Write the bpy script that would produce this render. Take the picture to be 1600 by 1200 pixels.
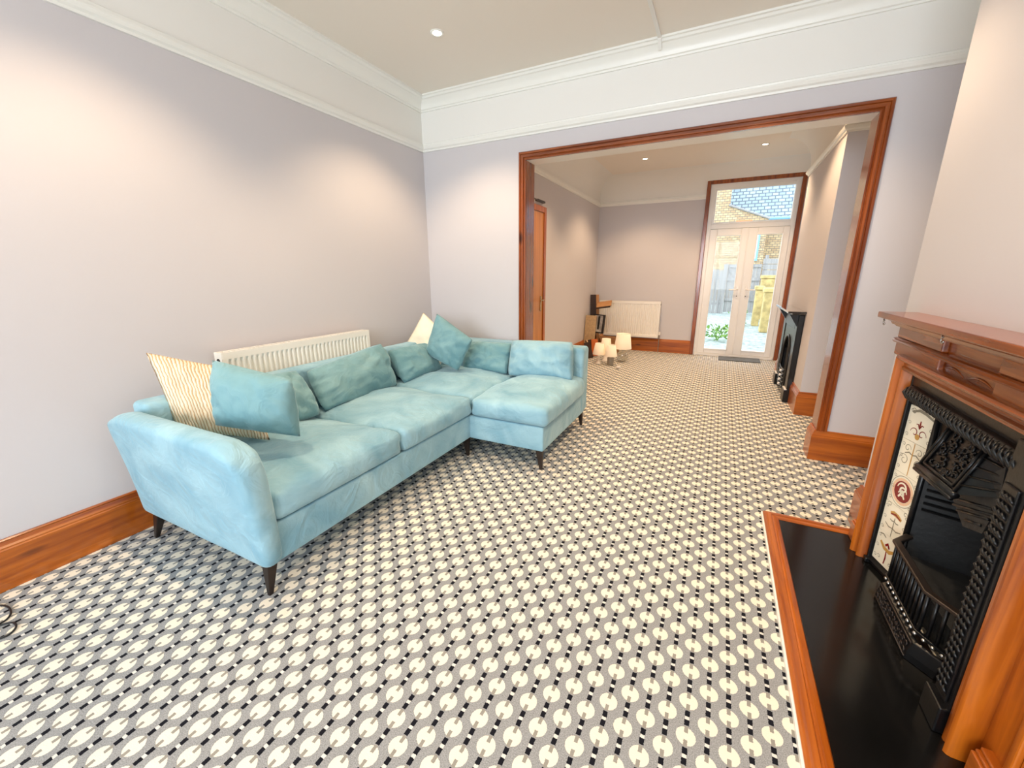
import bpy, bmesh, math, random
from mathutils import Vector, Matrix, noise, Euler
import numpy as np

random.seed(7)
S = bpy.context.scene
for o in list(bpy.data.objects):
    bpy.data.objects.remove(o)
COL = S.collection
PI = math.pi

# ------------------------------------------------------------------ camera
CAM_ROT = (1.3085, 0.0044, 0.4631)
CAM_LOC = Vector((2.618, -3.406, 1.30))
FPX = 638.04
cam_data = bpy.data.cameras.new('camera')
cam_data.sensor_width = 36.0
cam_data.lens = FPX / 1600.0 * 36.0
cam_data.clip_start = 0.05
cam_data.clip_end = 200
cam = bpy.data.objects.new('camera', cam_data)
cam.location = CAM_LOC
cam.rotation_euler = CAM_ROT
COL.objects.link(cam)
S.camera = cam
CM = Euler(CAM_ROT, 'XYZ').to_matrix()


def at(u, v, ax, val):
    """point where the photo's pixel ray meets the plane ax = val"""
    d = CM @ Vector(((u - 800) / FPX, -(v - 600) / FPX, -1.0))
    i = 'XYZ'.index(ax)
    t = (val - CAM_LOC[i]) / d[i]
    return CAM_LOC + d * t


# ------------------------------------------------------------------ world, light, exposure
world = bpy.data.worlds.new('overcast_sky')
S.world = world
world.use_nodes = True
bg = world.node_tree.nodes['Background']
bg.inputs['Color'].default_value = (0.86, 0.93, 1.0, 1)
bg.inputs['Strength'].default_value = 3.6

vs = S.view_settings
vs.view_transform = 'Standard'
vs.look = 'None'
vs.gamma = 1.0
vs.exposure = 0.18
vs.use_curve_mapping = False
S.cycles.use_denoising = True
S.cycles.max_bounces = 8
S.cycles.diffuse_bounces = 5
S.cycles.sample_clamp_indirect = 6.0


def area(name, loc, target, sx, sy, power, colour):
    d = bpy.data.lights.new(name, 'AREA')
    d.shape = 'RECTANGLE'
    d.size, d.size_y = sx, sy
    d.energy = power
    d.color = colour
    o = bpy.data.objects.new(name, d)
    o.location = loc
    o.rotation_euler = (Vector(target) - Vector(loc)).to_track_quat('-Z', 'Y').to_euler()
    COL.objects.link(o)
    return o


# daylight coming in through the street window behind the photographer
area('front_window_daylight', (2.0, -6.92, 1.6), (2.0, 0.0, 1.2), 3.0, 1.9, 200, (0.85, 0.925, 1.0))
WARM = (1.0, 0.73, 0.47)
SPOT_FRONT = 85
SPOT_FAR = 95
WARM_FAR = (1.0, 0.68, 0.40)


# ------------------------------------------------------------------ materials
def nt(name):
    m = bpy.data.materials.new(name)
    m.use_nodes = True
    n = m.node_tree.nodes
    return m, n, m.node_tree.links, n['Principled BSDF']


def rgb(r, g, b):
    f = lambda c: (c / 255 / 12.92) if c / 255 <= 0.04045 else ((c / 255 + 0.055) / 1.055) ** 2.4
    return (f(r), f(g), f(b), 1)


def plain(name, col, rough=0.5, metal=0.0, bump=0.0, bscale=200.0, var=0.0, vscale=3.0, coat=0.0, spec=0.5):
    m, n, l, b = nt(name)
    b.inputs['Base Color'].default_value = col
    b.inputs['Roughness'].default_value = rough
    b.inputs['Metallic'].default_value = metal
    b.inputs['Coat Weight'].default_value = coat
    b.inputs['Specular IOR Level'].default_value = spec
    tc = n.new('ShaderNodeTexCoord')
    if bump:
        t = n.new('ShaderNodeTexNoise'); t.inputs['Scale'].default_value = bscale
        l.new(tc.outputs['Object'], t.inputs['Vector'])
        bp = n.new('ShaderNodeBump'); bp.inputs['Strength'].default_value = bump
        bp.inputs['Distance'].default_value = 0.005
        l.new(t.outputs['Fac'], bp.inputs['Height']); l.new(bp.outputs['Normal'], b.inputs['Normal'])
    if var:
        t = n.new('ShaderNodeTexNoise'); t.inputs['Scale'].default_value = vscale
        t.inputs['Detail'].default_value = 4
        l.new(tc.outputs['Object'], t.inputs['Vector'])
        r = n.new('ShaderNodeValToRGB')
        a = [max(0, c * (1 - var)) for c in col[:3]] + [1]
        z = [min(1, c * (1 + var)) for c in col[:3]] + [1]
        r.color_ramp.elements[0].color = a; r.color_ramp.elements[0].position = 0.3
        r.color_ramp.elements[1].color = z; r.color_ramp.elements[1].position = 0.7
        l.new(t.outputs['Fac'], r.inputs['Fac']); l.new(r.outputs['Color'], b.inputs['Base Color'])
    return m


def wood(name, axis, light, dark, rough=0.28, coat=0.5, scale=1.0, knots=True):
    m, n, l, b = nt(name)
    tc = n.new('ShaderNodeTexCoord')
    mp = n.new('ShaderNodeMapping')
    s = [17.0, 17.0, 17.0]
    s['XYZ'.index(axis)] = 0.9
    mp.inputs['Scale'].default_value = [q * scale for q in s]
    l.new(tc.outputs['Object'], mp.inputs['Vector'])
    t = n.new('ShaderNodeTexNoise'); t.inputs['Scale'].default_value = 2.2
    t.inputs['Detail'].default_value = 6; t.inputs['Distortion'].default_value = 0.6
    l.new(mp.outputs['Vector'], t.inputs['Vector'])
    r = n.new('ShaderNodeValToRGB')
    r.color_ramp.elements[0].position = 0.30; r.color_ramp.elements[0].color = dark
    r.color_ramp.elements[1].position = 0.68; r.color_ramp.elements[1].color = light
    l.new(t.outputs['Fac'], r.inputs['Fac'])
    out = r.outputs['Color']
    if knots:
        mp2 = n.new('ShaderNodeMapping')
        s2 = [5.0, 5.0, 5.0]; s2['XYZ'.index(axis)] = 1.6
        mp2.inputs['Scale'].default_value = s2
        l.new(tc.outputs['Object'], mp2.inputs['Vector'])
        v = n.new('ShaderNodeTexVoronoi'); v.inputs['Scale'].default_value = 1.1
        l.new(mp2.outputs['Vector'], v.inputs['Vector'])
        kr = n.new('ShaderNodeValToRGB')
        kr.color_ramp.elements[0].position = 0.06; kr.color_ramp.elements[0].color = (1, 1, 1, 1)
        kr.color_ramp.elements[1].position = 0.13; kr.color_ramp.elements[1].color = (0, 0, 0, 1)
        l.new(v.outputs['Distance'], kr.inputs['Fac'])
        mx = n.new('ShaderNodeMix'); mx.data_type = 'RGBA'
        l.new(kr.outputs['Color'], mx.inputs['Factor'])
        l.new(out, mx.inputs['A'])
        mx.inputs['B'].default_value = [c * 0.35 for c in dark[:3]] + [1]
        out = mx.outputs['Result']
    l.new(out, b.inputs['Base Color'])
    b.inputs['Roughness'].default_value = rough
    b.inputs['Coat Weight'].default_value = coat
    b.inputs['Coat Roughness'].default_value = 0.12
    bp = n.new('ShaderNodeBump'); bp.inputs['Strength'].default_value = 0.08
    bp.inputs['Distance'].default_value = 0.004
    l.new(t.outputs['Fac'], bp.inputs['Height']); l.new(bp.outputs['Normal'], b.inputs['Normal'])
    return m


PINE_L, PINE_D = rgb(186, 100, 22), rgb(134, 60, 9)
RED_L, RED_D = rgb(160, 82, 30), rgb(102, 43, 14)
M = {}
M['wall'] = plain('lavender_wall_paint', rgb(203, 199, 201), 0.75, bump=0.02, bscale=90)
M['white'] = plain('white_frieze_paint', rgb(232, 231, 226), 0.7)
M['ceil'] = plain('warm_white_ceiling_paint', rgb(234, 227, 216), 0.7)
M['trimwhite'] = plain('white_trim_paint', rgb(236, 236, 230), 0.35)
for a in 'XYZ':
    M['pine' + a] = wood('varnished_pine_' + a, a, PINE_L, PINE_D)
    M['red' + a] = wood('reddish_varnished_wood_' + a, a, RED_L, RED_D, rough=0.25)
M['doorwood'] = wood('honey_door_veneer', 'Z', rgb(196, 130, 58), rgb(172, 104, 40), 0.35, 0.3, 0.6, False)
M['upvc'] = plain('white_plastic_frame', rgb(232, 230, 226), 0.3)
M['iron'] = plain('black_cast_iron', rgb(14, 15, 17), 0.3, metal=0.0, bump=0.06, bscale=120, coat=0.0, spec=0.42)
M['soot'] = plain('soot_blackened_firebrick', rgb(34, 36, 38), 0.6, bump=0.3, bscale=40, var=0.4, vscale=6)
M['slate'] = plain('polished_black_slate', rgb(14, 14, 14), 0.16, bump=0.015, bscale=30, var=0.3, vscale=4)
M['tile'] = plain('cream_glazed_tile', rgb(244, 236, 214), 0.15, coat=0.4)
M['maroon'] = plain('maroon_glaze', rgb(130, 30, 30), 0.2)
M['gold'] = plain('ochre_glaze', rgb(196, 150, 80), 0.25)
M['olive'] = plain('grey_olive_glaze', rgb(140, 134, 116), 0.25)
M['peach'] = plain('peach_glaze', rgb(236, 196, 160), 0.2)
M['metal'] = plain('brushed_steel', rgb(190, 188, 184), 0.25, metal=1.0)
M['brass'] = plain('aged_brass', rgb(190, 170, 130), 0.25, metal=1.0)
M['bronze'] = plain('dark_bronze_metal', rgb(62, 54, 50), 0.35, metal=0.7)
M['radwhite'] = plain('white_radiator_enamel', rgb(240, 236, 226), 0.3)
M['dark'] = plain('black_rubber', rgb(24, 24, 26), 0.5)
M['mat'] = plain('grey_doormat_pile', rgb(95, 98, 98), 0.95, bump=0.6, bscale=300, var=0.25, vscale=60)
M['shade'] = plain('cream_fabric_lampshade', rgb(250, 240, 222), 0.8, bump=0.1, bscale=400)
M['whitegloss'] = plain('white_ceramic', rgb(236, 232, 226), 0.2)
M['card'] = plain('brown_cardboard', rgb(178, 130, 84), 0.8, var=0.1, vscale=8)
M['board'] = plain('raw_chipboard', rgb(190, 160, 120), 0.8, var=0.15, vscale=30)
M['darkboard'] = plain('dark_stained_board', rgb(62, 44, 34), 0.6)
M['orange'] = plain('orange_card', rgb(200, 104, 42), 0.6)
M['black'] = plain('black_paint', rgb(30, 28, 28), 0.4)
M['greyglass'] = plain('smoked_grey_glaze', rgb(150, 144, 132), 0.15)


def make_emit(name, col, strength):
    m, n, l, b = nt(name)
    b.inputs['Base Color'].default_value = col
    b.inputs['Emission Color'].default_value = col
    b.inputs['Emission Strength'].default_value = strength
    return m


M['lampglow'] = make_emit('lit_downlight_lens', (1.0, 0.82, 0.55, 1), 14)


def make_glass(name, tint=(1, 1, 1, 1), gloss=0.07):
    m = bpy.data.materials.new(name); m.use_nodes = True
    n, l = m.node_tree.nodes, m.node_tree.links
    for x in list(n): n.remove(x)
    o = n.new('ShaderNodeOutputMaterial')
    t = n.new('ShaderNodeBsdfTransparent'); t.inputs['Color'].default_value = tint
    g = n.new('ShaderNodeBsdfGlossy'); g.inputs['Roughness'].default_value = 0.03
    mx = n.new('ShaderNodeMixShader'); mx.inputs['Fac'].default_value = gloss
    l.new(t.outputs[0], mx.inputs[1]); l.new(g.outputs[0], mx.inputs[2]); l.new(mx.outputs[0], o.inputs['Surface'])
    return m


M['glass'] = make_glass('clear_window_glass', gloss=0.008)
M['ballglass'] = make_glass('clear_lamp_glass', (0.86, 0.86, 0.82, 1), 0.22)


def make_velvet(name, dark, light, scale=3.0):
    m, n, l, b = nt(name)
    tc = n.new('ShaderNodeTexCoord')
    t = n.new('ShaderNodeTexNoise'); t.inputs['Scale'].default_value = scale
    t.inputs['Detail'].default_value = 5; t.inputs['Distortion'].default_value = 1.2
    l.new(tc.outputs['Object'], t.inputs['Vector'])
    r = n.new('ShaderNodeValToRGB')
    r.color_ramp.elements[0].position = 0.3; r.color_ramp.elements[0].color = dark
    r.color_ramp.elements[1].position = 0.7; r.color_ramp.elements[1].color = light
    l.new(t.outputs['Fac'], r.inputs['Fac']); l.new(r.outputs['Color'], b.inputs['Base Color'])
    b.inputs['Roughness'].default_value = 0.8
    b.inputs['Sheen Weight'].default_value = 0.45
    b.inputs['Sheen Roughness'].default_value = 0.4
    b.inputs['Sheen Tint'].default_value = (0.75, 0.95, 1.0, 1)
    f = n.new('ShaderNodeTexNoise'); f.inputs['Scale'].default_value = 500
    l.new(tc.outputs['Object'], f.inputs['Vector'])
    bp = n.new('ShaderNodeBump'); bp.inputs['Strength'].default_value = 0.1; bp.inputs['Distance'].default_value = 0.002
    l.new(f.outputs['Fac'], bp.inputs['Height'])
    wk = n.new('ShaderNodeTexNoise'); wk.inputs['Scale'].default_value = 6.5
    wk.inputs['Detail'].default_value = 3; wk.inputs['Distortion'].default_value = 1.8
    l.new(tc.outputs['Object'], wk.inputs['Vector'])
    b2 = n.new('ShaderNodeBump'); b2.inputs['Strength'].default_value = 0.45; b2.inputs['Distance'].default_value = 0.03
    l.new(wk.outputs['Fac'], b2.inputs['Height']); l.new(bp.outputs['Normal'], b2.inputs['Normal'])
    l.new(b2.outputs['Normal'], b.inputs['Normal'])
    return m


M['velvet'] = make_velvet('teal_velvet', rgb(112, 158, 178), rgb(158, 196, 208))
M['velvetdeep'] = make_velvet('muted_teal_velvet', rgb(96, 142, 152), rgb(130, 170, 176))


def make_pleat():
    m, n, l, b = nt('cream_pleated_cotton')
    tc = n.new('ShaderNodeTexCoord')
    w = n.new('ShaderNodeTexWave'); w.inputs['Scale'].default_value = 9.5
    w.inputs['Distortion'].default_value = 4.0; w.inputs['Detail'].default_value = 2
    w.inputs['Detail Scale'].default_value = 1.0
    l.new(tc.outputs['UV'], w.inputs['Vector'])
    r = n.new('ShaderNodeValToRGB')
    r.color_ramp.elements[0].position = 0.02; r.color_ramp.elements[0].color = rgb(202, 160, 108)
    r.color_ramp.elements[1].position = 0.3; r.color_ramp.elements[1].color = rgb(250, 234, 206)
    l.new(w.outputs['Fac'], r.inputs['Fac']); l.new(r.outputs['Color'], b.inputs['Base Color'])
    b.inputs['Roughness'].default_value = 0.85
    bp = n.new('ShaderNodeBump'); bp.inputs['Strength'].default_value = 0.7; bp.inputs['Distance'].default_value = 0.008
    l.new(w.outputs['Fac'], bp.inputs['Height']); l.new(bp.outputs['Normal'], b.inputs['Normal'])
    return m


M['pleat'] = make_pleat()
M['creamcloth'] = plain('cream_cotton', rgb(246, 236, 212), 0.85, bump=0.2, bscale=300)


def make_carpet():
    m, n, l, b = nt('patterned_carpet')
    tc = n.new('ShaderNodeTexCoord')
    wob = n.new('ShaderNodeTexNoise'); wob.inputs['Scale'].default_value = 260
    l.new(tc.outputs['Object'], wob.inputs['Vector'])
    sub = n.new('ShaderNodeVectorMath'); sub.operation = 'SUBTRACT'; sub.inputs[1].default_value = (.5, .5, .5)
    l.new(wob.outputs['Color'], sub.inputs[0])
    sc = n.new('ShaderNodeVectorMath'); sc.operation = 'SCALE'; sc.inputs['Scale'].default_value = 0.004
    l.new(sub.outputs[0], sc.inputs[0])
    add = n.new('ShaderNodeVectorMath'); add.operation = 'ADD'
    l.new(tc.outputs['Object'], add.inputs[0]); l.new(sc.outputs[0], add.inputs[1])
    sp = n.new('ShaderNodeSeparateXYZ'); l.new(add.outputs[0], sp.inputs[0])

    def mt(op, a, b_=None, c=None):
        k = n.new('ShaderNodeMath'); k.operation = op
        for i, v in enumerate((a, b_, c)):
            if v is None: continue
            if isinstance(v, (int, float)): k.inputs[i].default_value = v
            else: l.new(v, k.inputs[i])
        return k.outputs[0]
    SX, PY = 0.0564, 0.112
    u = mt('SUBTRACT', sp.outputs['X'], 2.107)
    v = mt('ADD', sp.outputs['Y'], 2.618)
    i = mt('ROUND', mt('DIVIDE', u, SX))
    fu = mt('ABSOLUTE', mt('SUBTRACT', u, mt('MULTIPLY', i, SX)))
    odd = mt('FLOORED_MODULO', i, 2.0)
    vv = mt('SUBTRACT', v, mt('MULTIPLY', odd, PY / 2))
    fv = mt('ABSOLUTE', mt('SUBTRACT', vv, mt('MULTIPLY', mt('ROUND', mt('DIVIDE', vv, PY)), PY)))
    rr = mt('SQRT', mt('ADD', mt('MULTIPLY', fu, fu), mt('MULTIPLY', fv, fv)))
    circ = mt('LESS_THAN', rr, 0.0270)
    band = lambda x, lo, hi: mt('MULTIPLY', mt('GREATER_THAN', x, lo), mt('LESS_THAN', x, hi))
    dash = mt('MULTIPLY', mt('LESS_THAN', fu, 0.0070), band(fv, 0.0322, 0.0510))
    dot = mt('MULTIPLY', mt('LESS_THAN', fu, 0.0060), mt('GREATER_THAN', fv, 0.0510))
    notch = mt('MULTIPLY', mt('LESS_THAN', fu, 0.0054), band(fv, 0.0100, 0.0300))
    # grey ground with a slightly darker thread following the circles
    g = n.new('ShaderNodeTexNoise'); g.inputs['Scale'].default_value = 300
    l.new(tc.outputs['Object'], g.inputs['Vector'])
    gr = n.new('ShaderNodeValToRGB')
    gr.color_ramp.elements[0].position = 0.3; gr.color_ramp.elements[0].color = rgb(124, 127, 129)
    gr.color_ramp.elements[1].position = 0.7; gr.color_ramp.elements[1].color = rgb(164, 166, 167)
    l.new(g.outputs['Fac'], gr.inputs['Fac'])

    def mix(fac, A, B):
        k = n.new('ShaderNodeMix'); k.data_type = 'RGBA'
        l.new(fac, k.inputs['Factor']); l.new(A, k.inputs['A'])
        k.inputs['B'].default_value = B
        return k.outputs['Result']
    c = mix(circ, gr.outputs['Color'], rgb(231, 223, 206))
    c = mix(notch, c, rgb(146, 143, 135))
    c = mix(dot, c, rgb(214, 212, 206))
    c = mix(dash, c, rgb(26, 27, 34))
    l.new(c, b.inputs['Base Color'])
    b.inputs['Roughness'].default_value = 0.95
    b.inputs['Specular IOR Level'].default_value = 0.1
    bp = n.new('ShaderNodeBump'); bp.inputs['Strength'].default_value = 0.35; bp.inputs['Distance'].default_value = 0.003
    l.new(g.outputs['Fac'], bp.inputs['Height']); l.new(bp.outputs['Normal'], b.inputs['Normal'])
    return m


M['carpet'] = make_carpet()


def make_brick(name, c1, c2, mortar, scale, axes, bw=0.5, rh=0.25, ms=0.03):
    m, n, l, b = nt(name)
    tc = n.new('ShaderNodeTexCoord')
    sp = n.new('ShaderNodeSeparateXYZ'); cb = n.new('ShaderNodeCombineXYZ')
    l.new(tc.outputs['Object'], sp.inputs[0])
    l.new(sp.outputs[axes[0]], cb.inputs['X']); l.new(sp.outputs[axes[1]], cb.inputs['Y'])
    t = n.new('ShaderNodeTexBrick'); t.inputs['Scale'].default_value = scale
    t.inputs['Color1'].default_value = c1; t.inputs['Color2'].default_value = c2
    t.inputs['Mortar'].default_value = mortar; t.inputs['Mortar Size'].default_value = ms
    t.inputs['Brick Width'].default_value = bw; t.inputs['Row Height'].default_value = rh
    l.new(cb.outputs[0], t.inputs['Vector'])
    l.new(t.outputs['Color'], b.inputs['Base Color'])
    b.inputs['Roughness'].default_value = 0.9
    return m


M['brick'] = make_brick('yellow_stock_brickwork', rgb(196, 176, 138), rgb(168, 142, 108), rgb(120, 112, 100), 2.3, 'XZ')
M['slates'] = make_brick('grey_blue_roof_slates', rgb(150, 168, 178), rgb(128, 146, 158), rgb(84, 96, 106), 1.7, 'XZ', 0.5, 0.3, 0.04)
M['gravel'] = plain('pale_gravel', rgb(150, 164, 162), 0.9, bump=0.6, bscale=30, var=0.45, vscale=14)
M['fence'] = wood('weathered_fence_wood', 'Z', rgb(160, 160, 158), rgb(128, 128, 128), 0.9, 0.0, 0.6, False)
M['stone'] = plain('pale_rubble_stone', rgb(186, 166, 112), 0.9, bump=0.5, bscale=14, var=0.3, vscale=7)
M['leaf'] = plain('green_leaves', rgb(120, 160, 70), 0.6, var=0.3, vscale=20)
M['bluepaint'] = plain('blue_window_paint', rgb(120, 170, 205), 0.4)
M['redtile'] = plain('terracotta_tile', rgb(214, 130, 90), 0.8)


# ------------------------------------------------------------------ mesh helpers
class MB:
    def __init__(s):
        s.v = []; s.f = []; s.m = []; s.uv = None

    def add(s, verts, faces, m=0):
        o = len(s.v)
        s.v += [tuple(q) for q in verts]
        for f in faces:
            s.f.append([i + o for i in f]); s.m.append(m)
        return s

    def box(s, x0, x1, y0, y1, z0, z1, m=0):
        v = [(x, y, z) for z in (z0, z1) for y in (y0, y1) for x in (x0, x1)]
        return s.add(v, [(0, 2, 3, 1), (4, 5, 7, 6), (0, 1, 5, 4), (2, 6, 7, 3), (0, 4, 6, 2), (1, 3, 7, 5)], m)

    def hull8(s, bottom, top, m=0):
        """prism between two quads listed in the same order"""
        n = len(bottom)
        v = list(bottom) + list(top)
        f = [tuple(reversed(range(n))), tuple(range(n, 2 * n))]
        f += [(i, (i + 1) % n, (i + 1) % n + n, i + n) for i in range(n)]
        return s.add(v, f, m)

    def sweep(s, sections, closed=True, cap=True, m=0):
        """loft through lists of points (same length each)"""
        n = len(sections[0]); o = []
        for sec in sections: o += list(sec)
        f = []
        for k in range(len(sections) - 1):
            for i in range(n if closed else n - 1):
                j = (i + 1) % n
                f.append((k * n + i, k * n + j, (k + 1) * n + j, (k + 1) * n + i))
        if cap and closed:
            f.append(tuple(reversed(range(n))))
            f.append(tuple(range((len(sections) - 1) * n, len(sections) * n)))
        return s.add(o, f, m)

    def tube(s, pts, r, n=8, m=0):
        pts = [Vector(p) for p in pts]
        secs = []
        for i, p in enumerate(pts):
            d = (pts[min(i + 1, len(pts) - 1)] - pts[max(i - 1, 0)]).normalized()
            a = d.orthogonal().normalized() if i == 0 else (prev - d * prev.dot(d)).normalized()
            prev = a
            b = d.cross(a)
            rr = r[i] if isinstance(r, (list, tuple)) else r
            secs.append([p + a * rr * math.cos(2 * PI * k / n) + b * rr * math.sin(2 * PI * k / n) for k in range(n)])
        return s.sweep(secs, m=m)

    def lathe(s, prof, c, n=20, m=0, cap=True):
        secs = [[(c[0] + r * math.cos(2 * PI * k / n), c[1] + r * math.sin(2 * PI * k / n), c[2] + z) for k in range(n)] for r, z in prof]
        return s.sweep(secs, cap=cap, m=m)

    def build(s, name, mats, parent=None, smooth=False, bevel=0, seg=2, subsurf=0, angle=None):
        me = bpy.data.meshes.new(name)
        me.from_pydata(s.v, [], s.f)
        mats = mats if isinstance(mats, (list, tuple)) else [mats]
        for q in mats: me.materials.append(q)
        for p, i in zip(me.polygons, s.m): p.material_index = i
        bm = bmesh.new(); bm.from_mesh(me)
        bmesh.ops.recalc_face_normals(bm, faces=bm.faces)
        bm.to_mesh(me); bm.free()
        if s.uv:
            L = me.uv_layers.new(name='UVMap')
            for lp in me.loops: L.data[lp.index].uv = s.uv[lp.vertex_index]
        if smooth:
            for p in me.polygons: p.use_smooth = True
            if angle: me.set_sharp_from_angle(angle=angle)
        o = bpy.data.objects.new(name, me)
        COL.objects.link(o)
        if parent: o.parent = parent
        if bevel:
            b = o.modifiers.new('bevel', 'BEVEL'); b.width = bevel; b.segments = seg
            b.limit_method = 'ANGLE'; b.angle_limit = 0.6
        if subsurf:
            b = o.modifiers.new('subsurf', 'SUBSURF'); b.levels = subsurf; b.render_levels = subsurf
        return o


def bx(*a): return MB().box(*a)


def tag(o, label, cat, group=None, kind=None):
    o['label'] = label; o['category'] = cat
    if group: o['group'] = group
    if kind: o['kind'] = kind
    return o


def struct(o, label, cat): return tag(o, label, cat, kind='structure')


def empty(name, loc=(0, 0, 0)):
    o = bpy.data.objects.new(name, None)
    o.location = loc; o.empty_display_size = 0.1
    COL.objects.link(o)
    return o


def thing(name, label, cat, loc=(0, 0, 0), group=None):
    return tag(empty(name, loc), label, cat, group)


def adopt(root):
    """children were modelled in world coordinates: keep them there under a root that stands elsewhere"""
    inv = Matrix.Translation(root.location).inverted()
    for c in root.children:
        c.matrix_parent_inverse = inv


def extr(mb, prof, p0, p1, nrm, e0=0.0, e1=0.0, m=0):
    """profile (d out of wall, z) run along the wall from p0 to p1; e = mitre stretch at the ends"""
    p0, p1, nv = Vector((p0[0], p0[1], 0)), Vector((p1[0], p1[1], 0)), Vector((nrm[0], nrm[1], 0))
    d = (p1 - p0).normalized()
    a = [p0 + nv * q - d * e0 * q + Vector((0, 0, z)) for q, z in prof]
    b = [p1 + nv * q + d * e1 * q + Vector((0, 0, z)) for q, z in prof]
    return mb.sweep([a, b], m=m)


# ------------------------------------------------------------------ the rooms: shell
ZC = 2.82          # ceiling
ZR = 2.392         # underside of picture rail
XB, YB0, YB1 = 3.40, -0.86, -2.54      # front chimney breast
XR = 3.76                              # right wall
XFL = 0.617                            # left wall of rear room
YF = 3.94                              # garden wall
WT = 0.16                              # partition thickness
FXL, FXR, FZT = 2.257, 3.511, 2.642    # garden door casing (outer)
XC, YC0, YC1 = 3.388, 1.108, 2.83      # rear chimney breast

o = bx(-0.2, 3.96, -6.8, 4.14, -0.1, 0.0).build('floor', M['carpet'])
struct(o, 'grey carpet with cream circles and black dashes in rows', 'carpet')

mb = MB().box(-0.2, 3.96, -6.8, 4.14, ZC, ZC + 0.15)
o = mb.build('ceiling', M['ceil'])
struct(o, 'plain white ceiling over both rooms', 'ceiling')


def wall2(mb, x0, x1, y0, y1, z0=0.0, split=ZR + 0.03):
    mb.box(x0, x1, y0, y1, z0, split, 0)
    mb.box(x0, x1, y0, y1, split, ZC, 1)
    return mb


WM = [M['wall'], M['white']]
o = wall2(MB(), -0.2, 0.0, -6.8, 0.0).build('wall_left', WM)
struct(o, 'long lavender wall behind the sofa with white frieze above picture rail', 'wall')
mb = MB()
wall2(mb, 0.0, 1.04, 0.0, WT); wall2(mb, 3.352, XR, 0.0, WT)
mb.box(1.04, 3.352, 0.0, WT, 2.228, ZR + 0.03, 0); mb.box(1.04, 3.352, 0.0, WT, ZR + 0.03, ZC, 1)
o = mb.build('wall_back', WM)
struct(o, 'lavender dividing wall with the wide wood framed opening', 'wall')
o = wall2(MB(), XR, 3.96, -6.8, 4.14).build('wall_right', WM)
struct(o, 'lavender side wall behind the chimney breasts', 'wall')
mb = MB()
zt = ZR + 0.03
mb.box(XB, XR, -1.39, YB0, 0, zt); mb.box(XB, XR, YB1, -1.94, 0, zt)
mb.box(XB, XR, -1.94, -1.39, 0.83, zt); mb.box(3.60, XR, -1.94, -1.39, 0, 0.83)
mb.box(XB, XR, YB1, YB0, zt, ZC, 1)
o = mb.build('wall_chimney_breast', WM)
struct(o, 'lavender chimney breast above the wooden mantelpiece', 'wall')
o = wall2(MB(), XC, XR, YC0, YC1).build('wall_rear_chimney_breast', WM)
struct(o, 'chimney breast in the rear room with white picture rail', 'wall')
o = wall2(MB(), XFL - 0.2, XFL, WT, 4.14).build('wall_rear_left', WM)
struct(o, 'warm lit side wall of the rear room with a wooden door', 'wall')
mb = MB()
wall2(mb, XFL, FXL + 0.04, YF, YF + 0.2); wall2(mb, FXR - 0.04, XR, YF, YF + 0.2)
mb.box(FXL + 0.04, FXR - 0.04, YF, YF + 0.2, FZT - 0.04, ZC, 1)
o = mb.build('wall_rear_back', WM)
struct(o, 'rear wall with the radiator and the garden doors', 'wall')
mb = MB()
wx0, wx1, wz0, wz1 = 0.6, 3.3, 0.65, 2.5
mb.box(-0.2, wx0, -6.8, -6.6, 0, ZC); mb.box(wx1, 3.96, -6.8, -6.6, 0, ZC)
mb.box(wx0, wx1, -6.8, -6.6, 0, wz0); mb.box(wx0, wx1, -6.8, -6.6, wz1, ZC)
o = mb.build('wall_front', M['wall'])
struct(o, 'street side wall with a wide window', 'wall')
mb = MB()
for x in (wx0, wx0 + 0.87, wx0 + 1.77, wx1 - 0.06): mb.box(x, x + 0.06, -6.74, -6.66, wz0, wz1)
for z in (wz0, 1.85, wz1 - 0.06): mb.box(wx0, wx1, -6.74, -6.66, z, z + 0.06)
o = mb.build('window_1', M['upvc'])
struct(o, 'wide white framed street window', 'window')

# picture rails
PRAIL = [(0, ZR), (0.012, ZR), (0.014, ZR + 0.012), (0.026, ZR + 0.02), (0.034, ZR + 0.036), (0.034, ZR + 0.044), (0.02, ZR + 0.05), (0.022, ZR + 0.062), (0.01, ZR + 0.068), (0, ZR + 0.068)]
o = extr(MB(), PRAIL, (0, -6.6), (0, 0), (1, 0), 0, -1).build('trim_1', M['trimwhite'])
struct(o, 'white picture rail running along the sofa wall', 'picture rail')
o = extr(MB(), PRAIL, (0, 0), (XR, 0), (0, -1), -1, -1).build('trim_2', M['trimwhite'])
struct(o, 'white picture rail above the wide opening', 'picture rail')
mb = MB()
extr(mb, PRAIL, (XFL, WT), (XFL, YF), (1, 0), 0, -1)
extr(mb, PRAIL, (XFL, YF), (FXL, YF), (0, -1), -1, 0)
extr(mb, PRAIL, (XC, YC1), (XC, YC0), (-1, 0), 1, 1)
extr(mb, PRAIL, (XC, YC0), (XR, YC0), (0, -1), 1, -1)
o = mb.build('trim_3', M['trimwhite'])
struct(o, 'white picture rail around the rear room', 'picture rail')

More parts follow.
